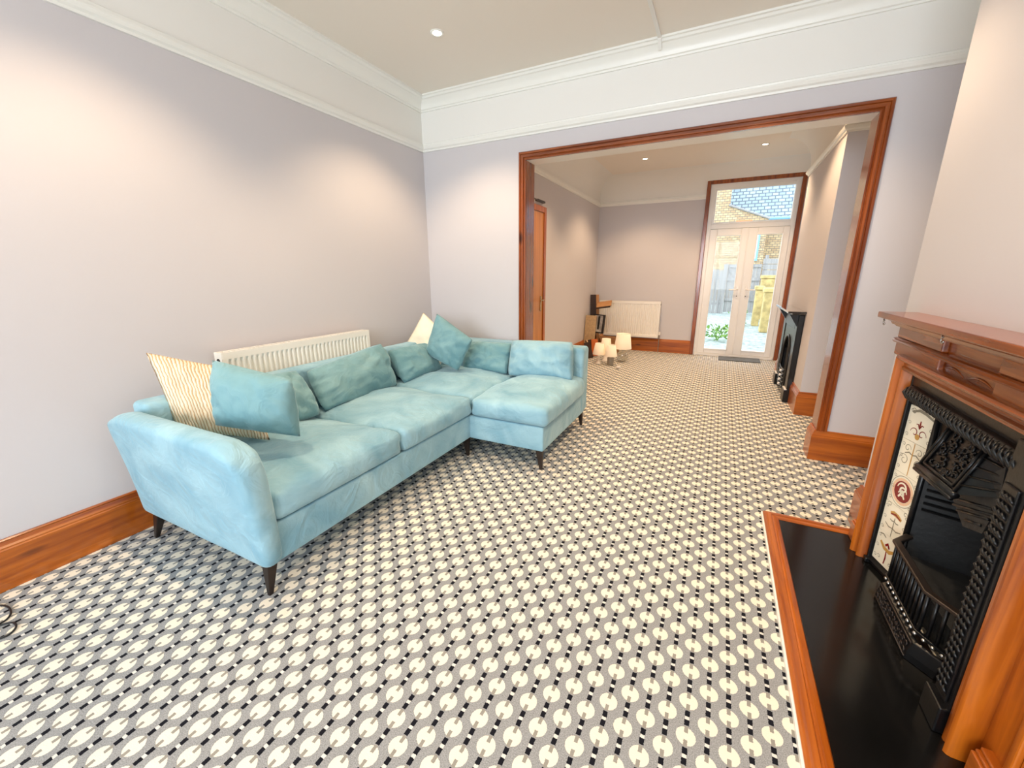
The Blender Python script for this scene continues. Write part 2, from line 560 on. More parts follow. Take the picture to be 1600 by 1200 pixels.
# front room cornice (plaster)
d0 = ZC
CORN = [(0, d0 - 0.105), (0.012, d0 - 0.105), (0.014, d0 - 0.094), (0.024, d0 - 0.09), (0.028, d0 - 0.07), (0.04, d0 - 0.05),
        (0.06, d0 - 0.036), (0.064, d0 - 0.03), (0.078, d0 - 0.026), (0.086, d0 - 0.014), (0.1, d0 - 0.012), (0.1, d0), (0, d0)]
o = extr(MB(), CORN, (0, -6.6), (0, 0), (1, 0), 0, -1).build('trim_4', M['trimwhite'], smooth=True, angle=0.6)
struct(o, 'moulded white ceiling cornice above the sofa wall', 'cornice')
o = extr(MB(), CORN, (0, 0), (XR, 0), (0, -1), -1, -1).build('trim_5', M['trimwhite'], smooth=True, angle=0.6)
struct(o, 'moulded white ceiling cornice above the wide opening', 'cornice')
def right_run(prof):
    mb = MB()
    extr(mb, prof, (XR, 0), (XR, YB0), (-1, 0), -1, -1); extr(mb, prof, (XR, YB0), (XB, YB0), (0, 1), -1, 1)
    extr(mb, prof, (XB, YB0), (XB, YB1), (-1, 0), 1, 1); extr(mb, prof, (XB, YB1), (XR, YB1), (0, -1), 1, -1)
    extr(mb, prof, (XR, YB1), (XR, -6.6), (-1, 0), -1, 0)
    return mb


o = right_run(PRAIL).build('trim_9', M['trimwhite'])
struct(o, 'white picture rail around the front chimney breast', 'picture rail')
o = right_run(CORN).build('trim_10', M['trimwhite'], smooth=True, angle=0.6)
struct(o, 'moulded white cornice around the front chimney breast', 'cornice')
# cable trunking on the ceiling
mb = MB().box(2.055, 2.078, -6.5, -0.06, ZC - 0.012, ZC + 0.002)
mb.hull8([(2.055, -0.10, ZC - 0.02), (2.078, -0.10, ZC - 0.02), (2.078, -0.05, ZC - 0.062), (2.055, -0.05, ZC - 0.062)],
         [(2.055, -0.10, ZC + 0.001), (2.078, -0.10, ZC + 0.001), (2.078, -0.045, ZC - 0.03), (2.055, -0.045, ZC - 0.03)])
o = mb.build('trim_6', M['white'])
struct(o, 'thin white strip crossing the front room ceiling to the cornice', 'trim')
# cove of the rear room
COVE = [(0, 2.50)] + [(0.26 * (1 - math.cos(t * PI / 16)), 2.50 + (ZC - 2.50) * math.sin(t * PI / 16)) for t in range(1, 9)] + [(0, ZC)]
mb = MB()
extr(mb, COVE, (XFL, WT), (XFL, YF), (1, 0), 0, -1)
extr(mb, COVE, (XFL, YF), (XR, YF), (0, -1), -1, -1)
extr(mb, COVE, (XC, YC1), (XC, YC0), (-1, 0), 0, 0)
o = mb.build('trim_7', M['white'], smooth=True, angle=0.7)
struct(o, 'curved white coving around the rear room', 'coving')

# skirting boards
HS = 0.222
SKIRT = [(0, 0), (0.024, 0), (0.024, HS - 0.045), (0.021, HS - 0.04), (0.021, HS - 0.034), (0.016, HS - 0.026), (0.010, HS - 0.012), (0.012, HS - 0.006), (0.008, HS), (0, HS)]
o = extr(MB(), SKIRT, (0, -6.6), (0, 0), (1, 0), 0, -1).build('baseboard_left', M['pineY'])
struct(o, 'tall varnished pine skirting board along the sofa wall', 'skirting board')
mb = MB()
extr(mb, SKIRT, (0.0, 0), (0.99, 0), (0, -1), -1, 0)
extr(mb, SKIRT, (3.334, 0), (XR, 0), (0, -1), 1, -1)
extr(mb, SKIRT, (3.334, WT), (3.334, 0.0), (-1, 0), 0, 1)
o = mb.build('baseboard_back', M['pineX'], bevel=0.004)
struct(o, 'tall varnished pine skirting board beside the wide opening', 'skirting board')
mb = MB()
extr(mb, SKIRT, (XR, 0.0), (XR, YB0), (-1, 0), -1, -1)
extr(mb, SKIRT, (XR, YB0), (XB, YB0), (0, 1), -1, 1)
extr(mb, SKIRT, (XB, YB0), (XB, -1.05), (-1, 0), 1, 0)
extr(mb, SKIRT, (XB, -2.28), (XB, YB1), (-1, 0), 0, 1)
extr(mb, SKIRT, (XB, YB1), (XR, YB1), (0, -1), 1, -1)
o = mb.build('baseboard_right', M['pineY'])
struct(o, 'varnished pine skirting around the front chimney breast', 'skirting board')
mb = MB()
extr(mb, SKIRT, (XFL, YF), (FXL, YF), (0, -1), -1, 0)
extr(mb, SKIRT, (XFL, 1.51), (XFL, YF), (1, 0), 0, -1)
extr(mb, SKIRT, (XC, 1.50), (XC, YC0), (-1, 0), 0, 1)
extr(mb, SKIRT, (XC, YC1), (XC, 2.46), (-1, 0), 1, 0)
extr(mb, SKIRT, (XC, YC0), (XR, YC0), (0, -1), 1, -1)
o = mb.build('baseboard_rear', M['pineX'])
struct(o, 'varnished pine skirting boards of the rear room', 'skirting board')

# wide opening: linings and reeded architrave
tr = struct(empty('trim_8', (2.2, 0, 0)), 'reddish wood frame around the wide opening between the rooms', 'door frame')
bx(1.04, 1.058, -0.002, WT + 0.002, 0, 2.21).build('jamb_lining', M['redZ'], tr)
bx(3.334, 3.352, -0.002, WT + 0.002, 0, 2.21).build('jamb_lining', M['redZ'], tr)
hl = bx(1.04, 3.352, -0.002, WT + 0.002, 2.21, 2.228).build('head_lining', M['trimwhite'], tr)
hl['label'] = 'white painted head lining'
AP = [(0, 0), (0, .014), (.005, .021), (.018, .021), (.022, .012), (.027, .012), (.031, .021), (.044, .021), (.048, .012), (.052, .013), (.056, .018), (.065, .018), (.065, 0)]
OX0, OX1, OZ = 0.990, 3.396, 2.275
mb = MB().sweep([[(OX0 + w, -t, 0.0) for w, t in AP], [(OX0 + w, -t, OZ - w) for w, t in AP]])
mb.build('architrave', M['redZ'], tr)
mb = MB().sweep([[(OX1 - w, -t, HS - 0.002) for w, t in AP], [(OX1 - w, -t, OZ - w) for w, t in AP]])
mb.build('architrave', M['redZ'], tr)
mb = MB().sweep([[(OX0 + w, -t, OZ - w) for w, t in AP], [(OX1 - w, -t, OZ - w) for w, t in AP]])
mb.build('architrave', M['redX'], tr)
adopt(tr)

# ------------------------------------------------------------------ garden doors
dr = struct(empty('door_1', (2.88, YF, 0)), 'white double garden doors with toplight in a brown wooden casing', 'garden door')


def ring(mb, x0, x1, z0, z1, w, y0, y1, wb=None):
    wb = w if wb is None else wb
    mb.box(x0, x0 + w, y0, y1, z0, z1); mb.box(x1 - w, x1, y0, y1, z0, z1)
    mb.box(x0 + w, x1 - w, y0, y1, z1 - w, z1)
    if wb: mb.box(x0 + w, x1 - w, y0, y1, z0, z0 + wb)
    return mb


ring(MB(), FXL, FXR, 0, FZT, 0.055, YF - 0.03, YF + 0.02, 0).build('casing', M['redZ'], dr, bevel=0.006)
mb = ring(MB(), 2.312, 3.456, 0.0, 2.587, 0.06, YF - 0.005, YF + 0.07, 0.035)
mb.box(2.37, 3.40, YF - 0.005, YF + 0.07, 1.955, 2.02)
mb.build('outer_frame', M['upvc'], dr, bevel=0.004)
mb = ring(MB(), 2.362, 3.43, 2.005, 2.545, 0.04, YF + 0.005, YF + 0.055)
mb.build('toplight_bead', M['upvc'], dr, bevel=0.004)
bx(2.38, 3.42, YF + 0.028, YF + 0.034, 2.03, 2.50).build('pane', M['glass'], dr)
for side, (a, b, g0, g1) in enumerate(((2.365, 2.886, 2.470, 2.792), (2.886, 3.405, 3.009, 3.323))):
    mb = MB()
    y0, y1 = YF - 0.02, YF + 0.05
    mb.box(a, g0, y0, y1, 0.04, 1.95); mb.box(g1, b, y0, y1, 0.04, 1.95)
    mb.box(g0, g1, y0, y1, 0.04, 0.12); mb.box(g0, g1, y0, y1, 1.85, 1.95)
    leaf = mb.build('door_leaf', M['upvc'], dr, bevel=0.005)
    ring(MB(), g0 - 0.014, g1 + 0.014, 0.106, 1.864, 0.014, y0 - 0.006, y0 + 0.002).build('glazing_bead', M['upvc'], leaf, bevel=0.003)
    bx(g0 - 0.01, g1 + 0.01, YF + 0.012, YF + 0.018, 0.11, 1.86).build('pane', M['glass'], leaf)
    hx = 2.838 if side == 0 else 2.958
    mb = bx(hx - 0.014, hx + 0.014, y0 - 0.012, y0, 0.93, 1.12)
    sgn = -1 if side == 0 else 1
    mb.tube([(hx, y0, 1.06), (hx, y0 - 0.045, 1.06), (hx + sgn * 0.02, y0 - 0.055, 1.06), (hx + sgn * 0.115, y0 - 0.055, 1.055)], 0.009)
    mb.build('handle', M['whitegloss'], leaf, bevel=0.002)
    MB().lathe([(0.008, 0), (0.008, 0.004)], (0, 0, 0), 10).build('keyhole', M['dark'], leaf).matrix_local = Matrix.Translation((hx, y0 - 0.016, 0.96)) @ Matrix.Rotation(PI / 2, 4, 'X')
bx(2.878, 2.894, YF - 0.03, YF - 0.018, 0.05, 1.945).build('meeting_cover', M['upvc'], dr, bevel=0.003)
bx(2.33, 3.44, YF - 0.03, YF + 0.06, 0.0, 0.038).build('threshold', M['upvc'], dr, bevel=0.004)
adopt(dr)

# inside door of the rear room
d2 = struct(empty('door_2', (XFL, 1.05, 0)), 'honey coloured wooden door with lever handle in the rear room side wall', 'door')
mb = MB()
x0, x1 = XFL - 0.01, XFL + 0.022
mb.box(x0, x1, 1.44, 1.505, 0, 2.07); mb.box(x0, x1, 0.60, 0.665, 0, 2.07); mb.box(x0, x1, 0.665, 1.44, 2.005, 2.07)
mb.build('door_frame', M['pineZ'], d2, bevel=0.006)
bx(XFL - 0.03, XFL + 0.008, 0.667, 1.438, 0.005, 2.003).build('door_leaf', M['doorwood'], d2)
mb = bx(XFL + 0.008, XFL + 0.016, 1.355, 1.395, 0.86, 1.04)
mb.tube([(XFL + 0.01, 1.375, 0.99), (XFL + 0.055, 1.375, 0.99), (XFL + 0.06, 1.36, 0.99), (XFL + 0.06, 1.25, 0.99)], 0.009)
mb.build('handle', M['brass'], d2, bevel=0.002)
adopt(d2)
dc = thing('door_closer', 'thin dark metal door closer arm above the wooden door', 'door closer', (XFL, 1.2, 2.1))
bx(XFL, XFL + 0.035, 1.20, 1.42, 2.105, 2.125).build('rail', M['bronze'], dc)
MB().tube([(XFL + 0.03, 1.25, 2.11), (XFL + 0.06, 0.95, 2.105)], 0.008).build('arm', M['bronze'], dc)
adopt(dc)

# ------------------------------------------------------------------ downlights
RING_ME = None
SPOTS = [((0.778, -0.797), 'lit recessed downlight in the front room ceiling above the sofa', SPOT_FRONT),
         ((2.75, -0.797), 'lit recessed downlight in the front room ceiling near the mantelpiece', SPOT_FRONT),
         ((0.778, -2.5), 'lit recessed downlight in the front room ceiling near the street window', SPOT_FRONT),
         ((2.75, -2.5), 'lit recessed downlight above the hearth end of the front room', SPOT_FRONT),
         ((1.486, 2.953), 'lit recessed downlight in the rear ceiling on the radiator side', SPOT_FAR),
         ((2.901, 2.953), 'lit recessed downlight in the rear ceiling before the garden doors', SPOT_FAR),
         ((1.486, 1.15), 'lit recessed downlight in the rear ceiling near the wooden door', SPOT_FAR),
         ((2.901, 1.15), 'lit recessed downlight in the rear ceiling beside the chimney breast', SPOT_FAR)]
for (x, y), lab, pw in SPOTS:
    t = thing('downlight', lab, 'downlight', (x, y, ZC), 'recessed ceiling downlights')
    b = MB().lathe([(0.028, 0.002), (0.03, -0.004), (0.043, -0.006), (0.045, 0.0), (0.045, 0.002)], (0, 0, 0), 24, cap=False).build('bezel', M['trimwhite'], t, smooth=True)
    MB().lathe([(0.001, -0.003), (0.029, -0.003), (0.029, 0.0)], (0, 0, 0), 20).build('lens', M['lampglow'], t)
    d = bpy.data.lights.new('downlight_beam', 'SPOT')
    d.energy = pw; d.color = WARM if y < 0 else WARM_FAR; d.spot_size = 2.0; d.spot_blend = 0.55; d.shadow_soft_size = 0.03
    so = bpy.data.objects.new('downlight_beam', d)
    so.location = (0, 0, -0.012); so.parent = t
    COL.objects.link(so)


# ------------------------------------------------------------------ soft furniture helpers
def axis_samples(a, b, r, n):
    e = [r * (1 - math.cos(PI / 2 * k / 4)) for k in range(4)]
    mid = [a + r + (b - a - 2 * r) * k / n for k in range(n + 1)]
    return [a + q for q in e] + mid + [b - q for q in reversed(e)]


def soft_box(x0, x1, y0, y1, z0, z1, r=0.03, n=10, fn=None, nz=4):
    X, Y, Z = axis_samples(x0, x1, r, n), axis_samples(y0, y1, r, n), axis_samples(z0, z1, r, nz)
    idx = {}; verts = []; faces = []

    def vid(i, j, k):
        key = (i, j, k)
        if key not in idx:
            p = Vector((X[i], Y[j], Z[k]))
            q = Vector((min(max(p.x, x0 + r), x1 - r), min(max(p.y, y0 + r), y1 - r), min(max(p.z, z0 + r), z1 - r)))
            d = p - q
            p = q + d.normalized() * r if d.length > 1e-9 else p
            if fn: p = fn(p)
            idx[key] = len(verts); verts.append(p)
        return idx[key]
    nx, ny, nz_ = len(X) - 1, len(Y) - 1, len(Z) - 1
    for k in (0, nz_):
        for i in range(nx):
            for j in range(ny):
                faces.append((vid(i, j, k), vid(i + 1, j, k), vid(i + 1, j + 1, k), vid(i, j + 1, k)))
    for j in (0, ny):
        for i in range(nx):
            for k in range(nz_):
                faces.append((vid(i, j, k), vid(i + 1, j, k), vid(i + 1, j, k + 1), vid(i, j, k + 1)))
    for i in (0, nx):
        for j in range(ny):
            for k in range(nz_):
                faces.append((vid(i, j, k), vid(i, j + 1, k), vid(i, j + 1, k + 1), vid(i, j, k + 1)))
    return MB().add(verts, faces)


def seat_cushion(x0, x1, y0, y1, z0, z1, crown, seed, tilt=(0, 0)):
    cx, cy = (x0 + x1) / 2, (y0 + y1) / 2
    hx, hy = (x1 - x0) / 2, (y1 - y0) / 2

    def fn(p):
        a, b = (p.x - cx) / hx, (p.y - cy) / hy
        t = (p.z - z0) / (z1 - z0)
        c = max(0, 1 - abs(a) ** 2.6) * max(0, 1 - abs(b) ** 2.6)
        n1 = noise.noise(Vector((p.x * 3.2 + seed, p.y * 3.2, seed)))
        n2 = noise.noise(Vector((p.x * 8 + seed, p.y * 8, seed + 3)))
        dz = t * (crown * c + 0.022 * n1 + 0.010 * n2 + tilt[0] * a + tilt[1] * b)
        # creases on the front borders
        wr = 0.005 * math.sin(p.y * 70 + 6 * n1 + t * 5) * math.sin(t * PI)
        wr2 = 0.005 * math.sin(p.x * 70 + 6 * n1 + t * 5) * math.sin(t * PI)
        bulge = 0.014 * math.sin(t * PI)
        px = p.x + (bulge * (1 - abs(b) ** 3) + wr) * (1 if a > 0.93 else (-1 if a < -0.93 else 0))
        py = p.y + (bulge * (1 - abs(a) ** 3) + wr2) * (1 if b > 0.93 else (-1 if b < -0.93 else 0))
        return Vector((px, py, p.z + dz))
    return soft_box(x0, x1, y0, y1, z0, z1, 0.035, 16, fn, 5)


def pillow(c, thick, seed=0.0, n=22, bow=0.05, wr=0.012, sag=0.0, soft=0.0):
    """c: corners TL, TR, BR, BL in world space; puffed on both sides, pointed corners"""
    TL, TR, BR, BL = [Vector(q) for q in c]
    nv = ((TR - BL).cross(TL - BR)).normalized()
    mid = (TL + TR + BR + BL) / 4
    if nv.dot(CAM_LOC - mid) < 0: nv = -nv
    verts = []; uv = []; faces = []; idx = {}

    def pt(i, j, side):
        u, v = 2 * i / n - 1, 2 * j / n - 1
        edge = i in (0, n) or j in (0, n)
        key = (i, j, 0 if edge else side)
        if key in idx: return idx[key]
        uu = u * (1 - bow * (1 - v * v)); vv = v * (1 - bow * (1 - u * u))
        k_ = 1 - soft * (abs(u) * abs(v)) ** 3
        uu, vv = uu * k_, vv * k_
        s, t = (uu + 1) / 2, (vv + 1) / 2
        p = BL * (1 - s) * (1 - t) + BR * s * (1 - t) + TL * (1 - s) * t + TR * s * t
        puff = (max(0, 1 - abs(u) ** 2.4) * max(0, 1 - abs(v) ** 2.4)) ** 0.55
        k = Vector((u * 1.6 + seed, v * 1.6 - seed, seed * 2.3 + side))
        nz_ = noise.noise(k * 1.3)
        fold = noise.noise(Vector((u * 5 + v * 2 + seed, v * 3 - u * 2, seed + 5)))
        # creases that run in from the corners
        ang = math.atan2(abs(v), abs(u)) - PI / 4
        rad = math.hypot(u, v)
        cr = math.cos(ang * 18 + seed) * max(0, rad - 0.55) * max(0, 1.3 - rad)
        h = thick / 2 * puff * (1 + 0.12 * nz_) + (wr * fold + 1.2 * wr * cr) * min(1, puff * 2)
        p = p + nv * (h if side > 0 else -h) - Vector((0, 0, sag * puff * 0.2))
        idx[key] = len(verts); verts.append(p); uv.append((s, t))
        return idx[key]
    for side in (1, -1):
        for i in range(n):
            for j in range(n):
                q = (pt(i, j, side), pt(i + 1, j, side), pt(i + 1, j + 1, side), pt(i, j + 1, side))
                faces.append(q if side > 0 else tuple(reversed(q)))
    mb = MB().add(verts, faces); mb.uv = uv
    return mb


# ------------------------------------------------------------------ corner sofa
sofa = thing('corner_sofa', 'L-shaped teal velvet corner sofa with loose cushions and slim dark legs', 'sofa', (0.6, -1.3, 0))
V = M['velvet']
soft_box(0.16, 1.09, -2.56, -0.10, 0.14, 0.315, 0.012, 6).build('seat_base', V, sofa, smooth=True)
soft_box(1.085, 1.665, -1.045, -0.10, 0.14, 0.315, 0.012, 6).build('chaise_base', V, sofa, smooth=True)


def back_left(p):
    t = (p.z - 0.14) / 0.58
    return Vector((p.x - 0.02 * t, p.y, p.z))


soft_box(0.145, 0.28, -2.55, -0.05, 0.14, 0.72, 0.03, 8, back_left).build('back_panel', V, sofa, smooth=True)
soft_box(0.145, 1.672, -0.215, -0.045, 0.15, 0.715, 0.03, 8).build('back_panel', V, sofa, smooth=True)


def arm_fn(p):
    X0, X1, Z0, Z1, R = 0.10, 1.13, 0.13, 0.70, 0.16
    x, z = p.x, p.z
    for sgn, xe in ((1, X1), (-1, X0)):
        a = (sgn * (x - xe) + R) / R; b = (z - (Z1 - R)) / R
        if a > 0 and b > 0:
            a2 = a * math.sqrt(max(0, 1 - b * b / 2)); b2 = b * math.sqrt(max(0, 1 - a * a / 2))
            x = xe + sgn * (a2 * R - R); z = Z1 - R + b2 * R
    t = max(0.0, (p.z - Z0) / (Z1 - Z0))
    yc = -2.555
    w = 1 + 0.35 * t
    y = yc + (p.y - yc) * w - 0.055 * t ** 1.3
    x = x + 0.02 * t - (0.03 * (1 - t) if x > 0.9 else 0)
    y += 0.004 * noise.noise(Vector((p.x * 4, p.z * 4, 1)))
    return Vector((x, y, z))


soft_box(0.10, 1.13, -2.60, -2.51, 0.13, 0.70, 0.04, 18, arm_fn, 16).build('arm', V, sofa, smooth=True)
seat_cushion(0.26, 1.105, -2.525, -1.765, 0.318, 0.445, 0.045, 1.0).build('seat_cushion', V, sofa, smooth=True)
seat_cushion(0.26, 1.11, -1.76, -1.035, 0.318, 0.455, 0.05, 5.3, (0.006, 0)).build('seat_cushion', V, sofa, smooth=True)
seat_cushion(0.27, 1.10, -1.03, -0.20, 0.318, 0.46, 0.045, 9.1).build('seat_cushion', V, sofa, smooth=True)
seat_cushion(1.108, 1.69, -1.06, -0.20, 0.318, 0.455, 0.05, 13.7, (0, 0.012)).build('seat_cushion', V, sofa, smooth=True)
VD = M['velvetdeep']
pillow([(0.30, -2.17, 0.745), (0.30, -1.78, 0.735), (0.46, -1.76, 0.45), (0.45, -2.17, 0.46)], 0.20, 1.5, bow=0.02, wr=0.02, soft=0.07).build('back_cushion', VD, sofa, smooth=True)
pillow([(0.31, -1.75, 0.715), (0.30, -1.03, 0.80), (0.44, -1.03, 0.455), (0.46, -1.76, 0.46)], 0.20, 3.5, bow=0.03, wr=0.02, soft=0.07).build('back_cushion', VD, sofa, smooth=True)
pillow([(0.30, -1.00, 0.725), (0.30, -0.50, 0.72), (0.44, -0.44, 0.46), (0.45, -1.00, 0.46)], 0.20, 6.1, bow=0.03, wr=0.02, soft=0.07).build('back_cushion', VD, sofa, smooth=True)
pillow([(0.60, -0.25, 0.715), (1.05, -0.25, 0.725), (1.06, -0.37, 0.465), (0.58, -0.37, 0.465)], 0.19, 8.2, bow=0.03, wr=0.02, soft=0.07).build('back_cushion', VD, sofa, smooth=True)
pillow([(1.04, -0.27, 0.76), (1.61, -0.27, 0.78), (1.655, -0.38, 0.475), (1.06, -0.40, 0.465)], 0.20, 11.4, bow=0.03, wr=0.02, soft=0.07).build('back_cushion', V, sofa, smooth=True)
for x, y, dx, dy in ((1.045, -2.55, 0.015, -0.03), (0.19, -2.56, -0.03, -0.03), (1.05, -1.04, 0.02, -0.01), (1.625, -1.005, 0.02, -0.02), (1.625, -0.09, 0.01, 0.02), (0.19, -0.12, -0.02, 0.02)):
    mb = MB().sweep([[(x + dx + sx * 0.009, y + dy + sy * 0.009, 0.0) for sx, sy in ((-1, -1), (1, -1), (1, 1), (-1, 1))],
                     [(x + sx * 0.024, y + sy * 0.024, 0.15) for sx, sy in ((-1, -1), (1, -1), (1, 1), (-1, 1))]])
    mb.build('leg', M['bronze'], sofa, bevel=0.003)
adopt(sofa)

# scatter cushions
o = pillow([at(222, 547, 'Y', -2.47), at(392, 578, 'Y', -2.08), at(426, 691, 'Z', 0.485), at(276, 676, 'Y', -2.46)], 0.11, 2.2, bow=0.07, wr=0.016, soft=0.05).build('scatter_cushion', M['pleat'], smooth=True)
tag(o, 'cream pleated cushion leaning on the rounded sofa arm', 'cushion')
o = pillow([at(329, 560, 'Y', -2.36), at(458, 592, 'Y', -2.24), at(472, 684, 'Z', 0.55), at(334, 666, 'Y', -2.43)], 0.19, 4.4, bow=0.03, wr=0.012, soft=0.04).build('scatter_cushion', VD, smooth=True)
tag(o, 'teal velvet cushion propped against the pleated cream cushion', 'cushion')
o = pillow([at(661, 487, 'Y', -0.46), at(712, 535, 'Y', -0.44), at(688, 572, 'Y', -0.52), at(633, 538, 'Y', -0.57)], 0.11, 7.4, bow=0.05, wr=0.01, soft=0.03).build('scatter_cushion', M['creamcloth'], smooth=True)
tag(o, 'plain cream cushion tucked behind a teal one in the sofa corner', 'cushion')
o = pillow([at(682, 488, 'Y', -0.57), at(740, 531, 'Y', -0.54), at(716, 581, 'Y', -0.60), at(663, 552, 'Y', -0.64)], 0.14, 9.9, bow=0.03, wr=0.014, soft=0.04).build('scatter_cushion', VD, smooth=True)
tag(o, 'teal velvet cushion standing on its corner in the sofa corner', 'cushion')


# ------------------------------------------------------------------ radiators
def radiator(name, label, loc, rz, w, h, z0, depth=0.075, valve_side=1):
    t = thing(name, label, 'radiator', loc)
    t.rotation_euler = (0, 0, rz)
    # local: x along wall, -y into room, wall at y=0
    yf = -(0.035 + depth)
    nfl = int(round(w / 0.0333)) - 1
    prof = []
    x = -w / 2
    pts = [(x, yf), (x + 0.022, yf)]
    pitch = (w - 0.044) / nfl
    for k in range(nfl):
        a = x + 0.022 + k * pitch
        pts += [(a + pitch * 0.12, yf), (a + pitch * 0.26, yf + 0.011), (a + pitch * 0.62, yf + 0.011), (a + pitch * 0.80, yf)]
    pts += [(w / 2 - 0.022, yf), (w / 2, yf)]
    zs = [z0 + 0.035, z0 + 0.055, z0 + h - 0.055, z0 + h - 0.035]
    secs = []
    for k, z in enumerate(zs):
        secs.append([(px, yf if k in (0, 3) else py, z) for px, py in pts])
    mb = MB().sweep(secs, closed=False, cap=False)
    mb.box(-w / 2, w / 2, yf, yf + 0.012, z0, z0 + 0.035)
    mb.box(-w / 2, w / 2, yf, yf + 0.012, z0 + h - 0.035, z0 + h - 0.004)
    mb.build('front_panel', M['radwhite'], t)
    bx(-w / 2 + 0.004, w / 2 - 0.004, -0.05, -0.035, z0, z0 + h - 0.01).build('back_panel', M['radwhite'], t)
    mb = MB().box(-w / 2, w / 2, yf, yf + 0.014, z0 + h - 0.004, z0 + h + 0.004)
    mb.box(-w / 2, w / 2, -0.049, -0.035, z0 + h - 0.004, z0 + h + 0.004)
    for k in range(int(w / 0.03)):
        xx = -w / 2 + 0.015 + k * 0.03
        mb.box(xx - 0.004, xx + 0.004, yf + 0.01, -0.04, z0 + h - 0.002, z0 + h + 0.003)
    mb.build('top_grille', M['radwhite'], t)
    for s in (-1, 1):
        xx = s * w / 2
        sp = bx(xx - 0.004, xx + 0.004, yf + 0.004, -0.035, z0 + 0.01, z0 + h + 0.003).build('side_panel', M['radwhite'], t)
        MB().tube([(xx + s * 0.003, (yf - 0.035) / 2, z0 + h - 0.045), (xx + s * 0.008, (yf - 0.035) / 2, z0 + h - 0.045)], 0.014, 12).build('bleed_plug', M['dark'], sp)
    for s in (-1, 1):
        bx(s * w * 0.35 - 0.02, s * w * 0.35 + 0.02, -0.036, -0.0015, z0 + 0.1, z0 + h - 0.1).build('wall_bracket', M['radwhite'], t)
    xx = valve_side * (w / 2 + 0.02)
    mb = MB().tube([(xx - valve_side * 0.03, -0.07, z0 + 0.05), (xx + valve_side * 0.015, -0.07, z0 + 0.05)], 0.012)
    mb.tube([(xx, -0.07, z0 - 0.02), (xx, -0.07, z0 + 0.055)], 0.014)
    mb.build('valve', M['metal'], t, smooth=True, angle=0.7)
    MB().tube([(xx, -0.07, z0 + 0.05), (xx, -0.07, z0 + 0.10)], [0.02, 0.017], 12).build('valve_head', M['whitegloss'], t)
    MB().tube([(xx, -0.07, 0.0), (xx, -0.07, z0 - 0.015)], 0.0075).build('pipe', M['metal'], t)
    return t


radiator('panel_radiator', 'white panel radiator on the wall behind the sofa', (0, -1.533, 0), PI / 2, 1.12, 0.60, 0.268, 0.075, 1)
radiator('panel_radiator', 'white panel radiator on the rear room wall beside the garden doors', (1.235, YF, 0), 0, 1.02, 0.60, 0.248, 0.06, 1)

# ------------------------------------------------------------------ hearth
hearth = thing('hearth', 'polished black slate hearth edged with a wooden kerb', 'hearth', (3.2, -1.665, 0))
HX0, HY0, HY1 = 2.963, -0.985, -2.40
bx(HX0 + 0.06, XB, HY1 + 0.06, HY0 - 0.06, 0.0, 0.028).build('slab', M['slate'], hearth, bevel=0.003)
KP = [(0, 0), (0, 0.022), (0.006, 0.03), (0.012, 0.03), (0.018, 0.036), (0.034, 0.036), (0.038, 0.031), (0.044, 0.031), (0.048, 0.036), (0.064, 0.034), (0.07, 0.026), (0.07, 0)]
MB().sweep([[(HX0 + w, HY0 - w, z) for w, z in KP], [(HX0 + w, HY1 + w, z) for w, z in KP]]).build('kerb', M['pineY'], hearth)
MB().sweep([[(HX0 + w, HY0 - w, z) for w, z in KP], [(3.376, HY0 - w, z) for w, z in KP]]).build('kerb', M['pineX'], hearth)
MB().sweep([[(HX0 + w, HY1 + w, z) for w, z in KP], [(3.376, HY1 + w, z) for w, z in KP]]).build('kerb', M['pineX'], hearth)
bx(HX0 - 0.007, HX0, HY1, HY0 + 0.007, 0.0, 0.016).build('edge_strip', M['trimwhite'], hearth)['label'] = 'thin white strip along the kerb edge'
bx(HX0, 3.33, HY0, HY0 + 0.007, 0.0, 0.016).build('edge_strip', M['trimwhite'], hearth)['label'] = 'thin white strip along the kerb edge'
adopt(hearth)

# ------------------------------------------------------------------ wooden mantelpiece
mant = thing('mantelpiece', 'carved reddish pine mantelpiece with projecting shelf and cup hooks', 'mantelpiece', (3.36, -1.665, 0.028))
YM = -1.665
ZH = 0.029


def mir(y): return 2 * YM - y


for s in (0, 1):
    f = (lambda y: y) if s == 0 else mir
    ys = sorted((f(-1.057), f(-1.20)))
    bx(3.362, XB, ys[0], ys[1], ZH, 0.955).build('leg_board', M['pineZ'], mant)
    ys = sorted((f(-1.057), f(-1.14)))
    mb = bx(3.325, XB, ys[0], ys[1], ZH, 0.115)
    mb.box(3.332, XB, ys[0], ys[1], 0.115, 0.124); mb.box(3.34, XB, ys[0], ys[1], 0.124, 0.134)
    mb.build('plinth_block', M['pineY'], mant, bevel=0.003)
    ys = sorted((f(-1.057), f(-1.08)))
    bx(3.348, 3.362, ys[0], ys[1], 0.134, 0.955).build('edge_bead', M['pineZ'], mant, bevel=0.004)
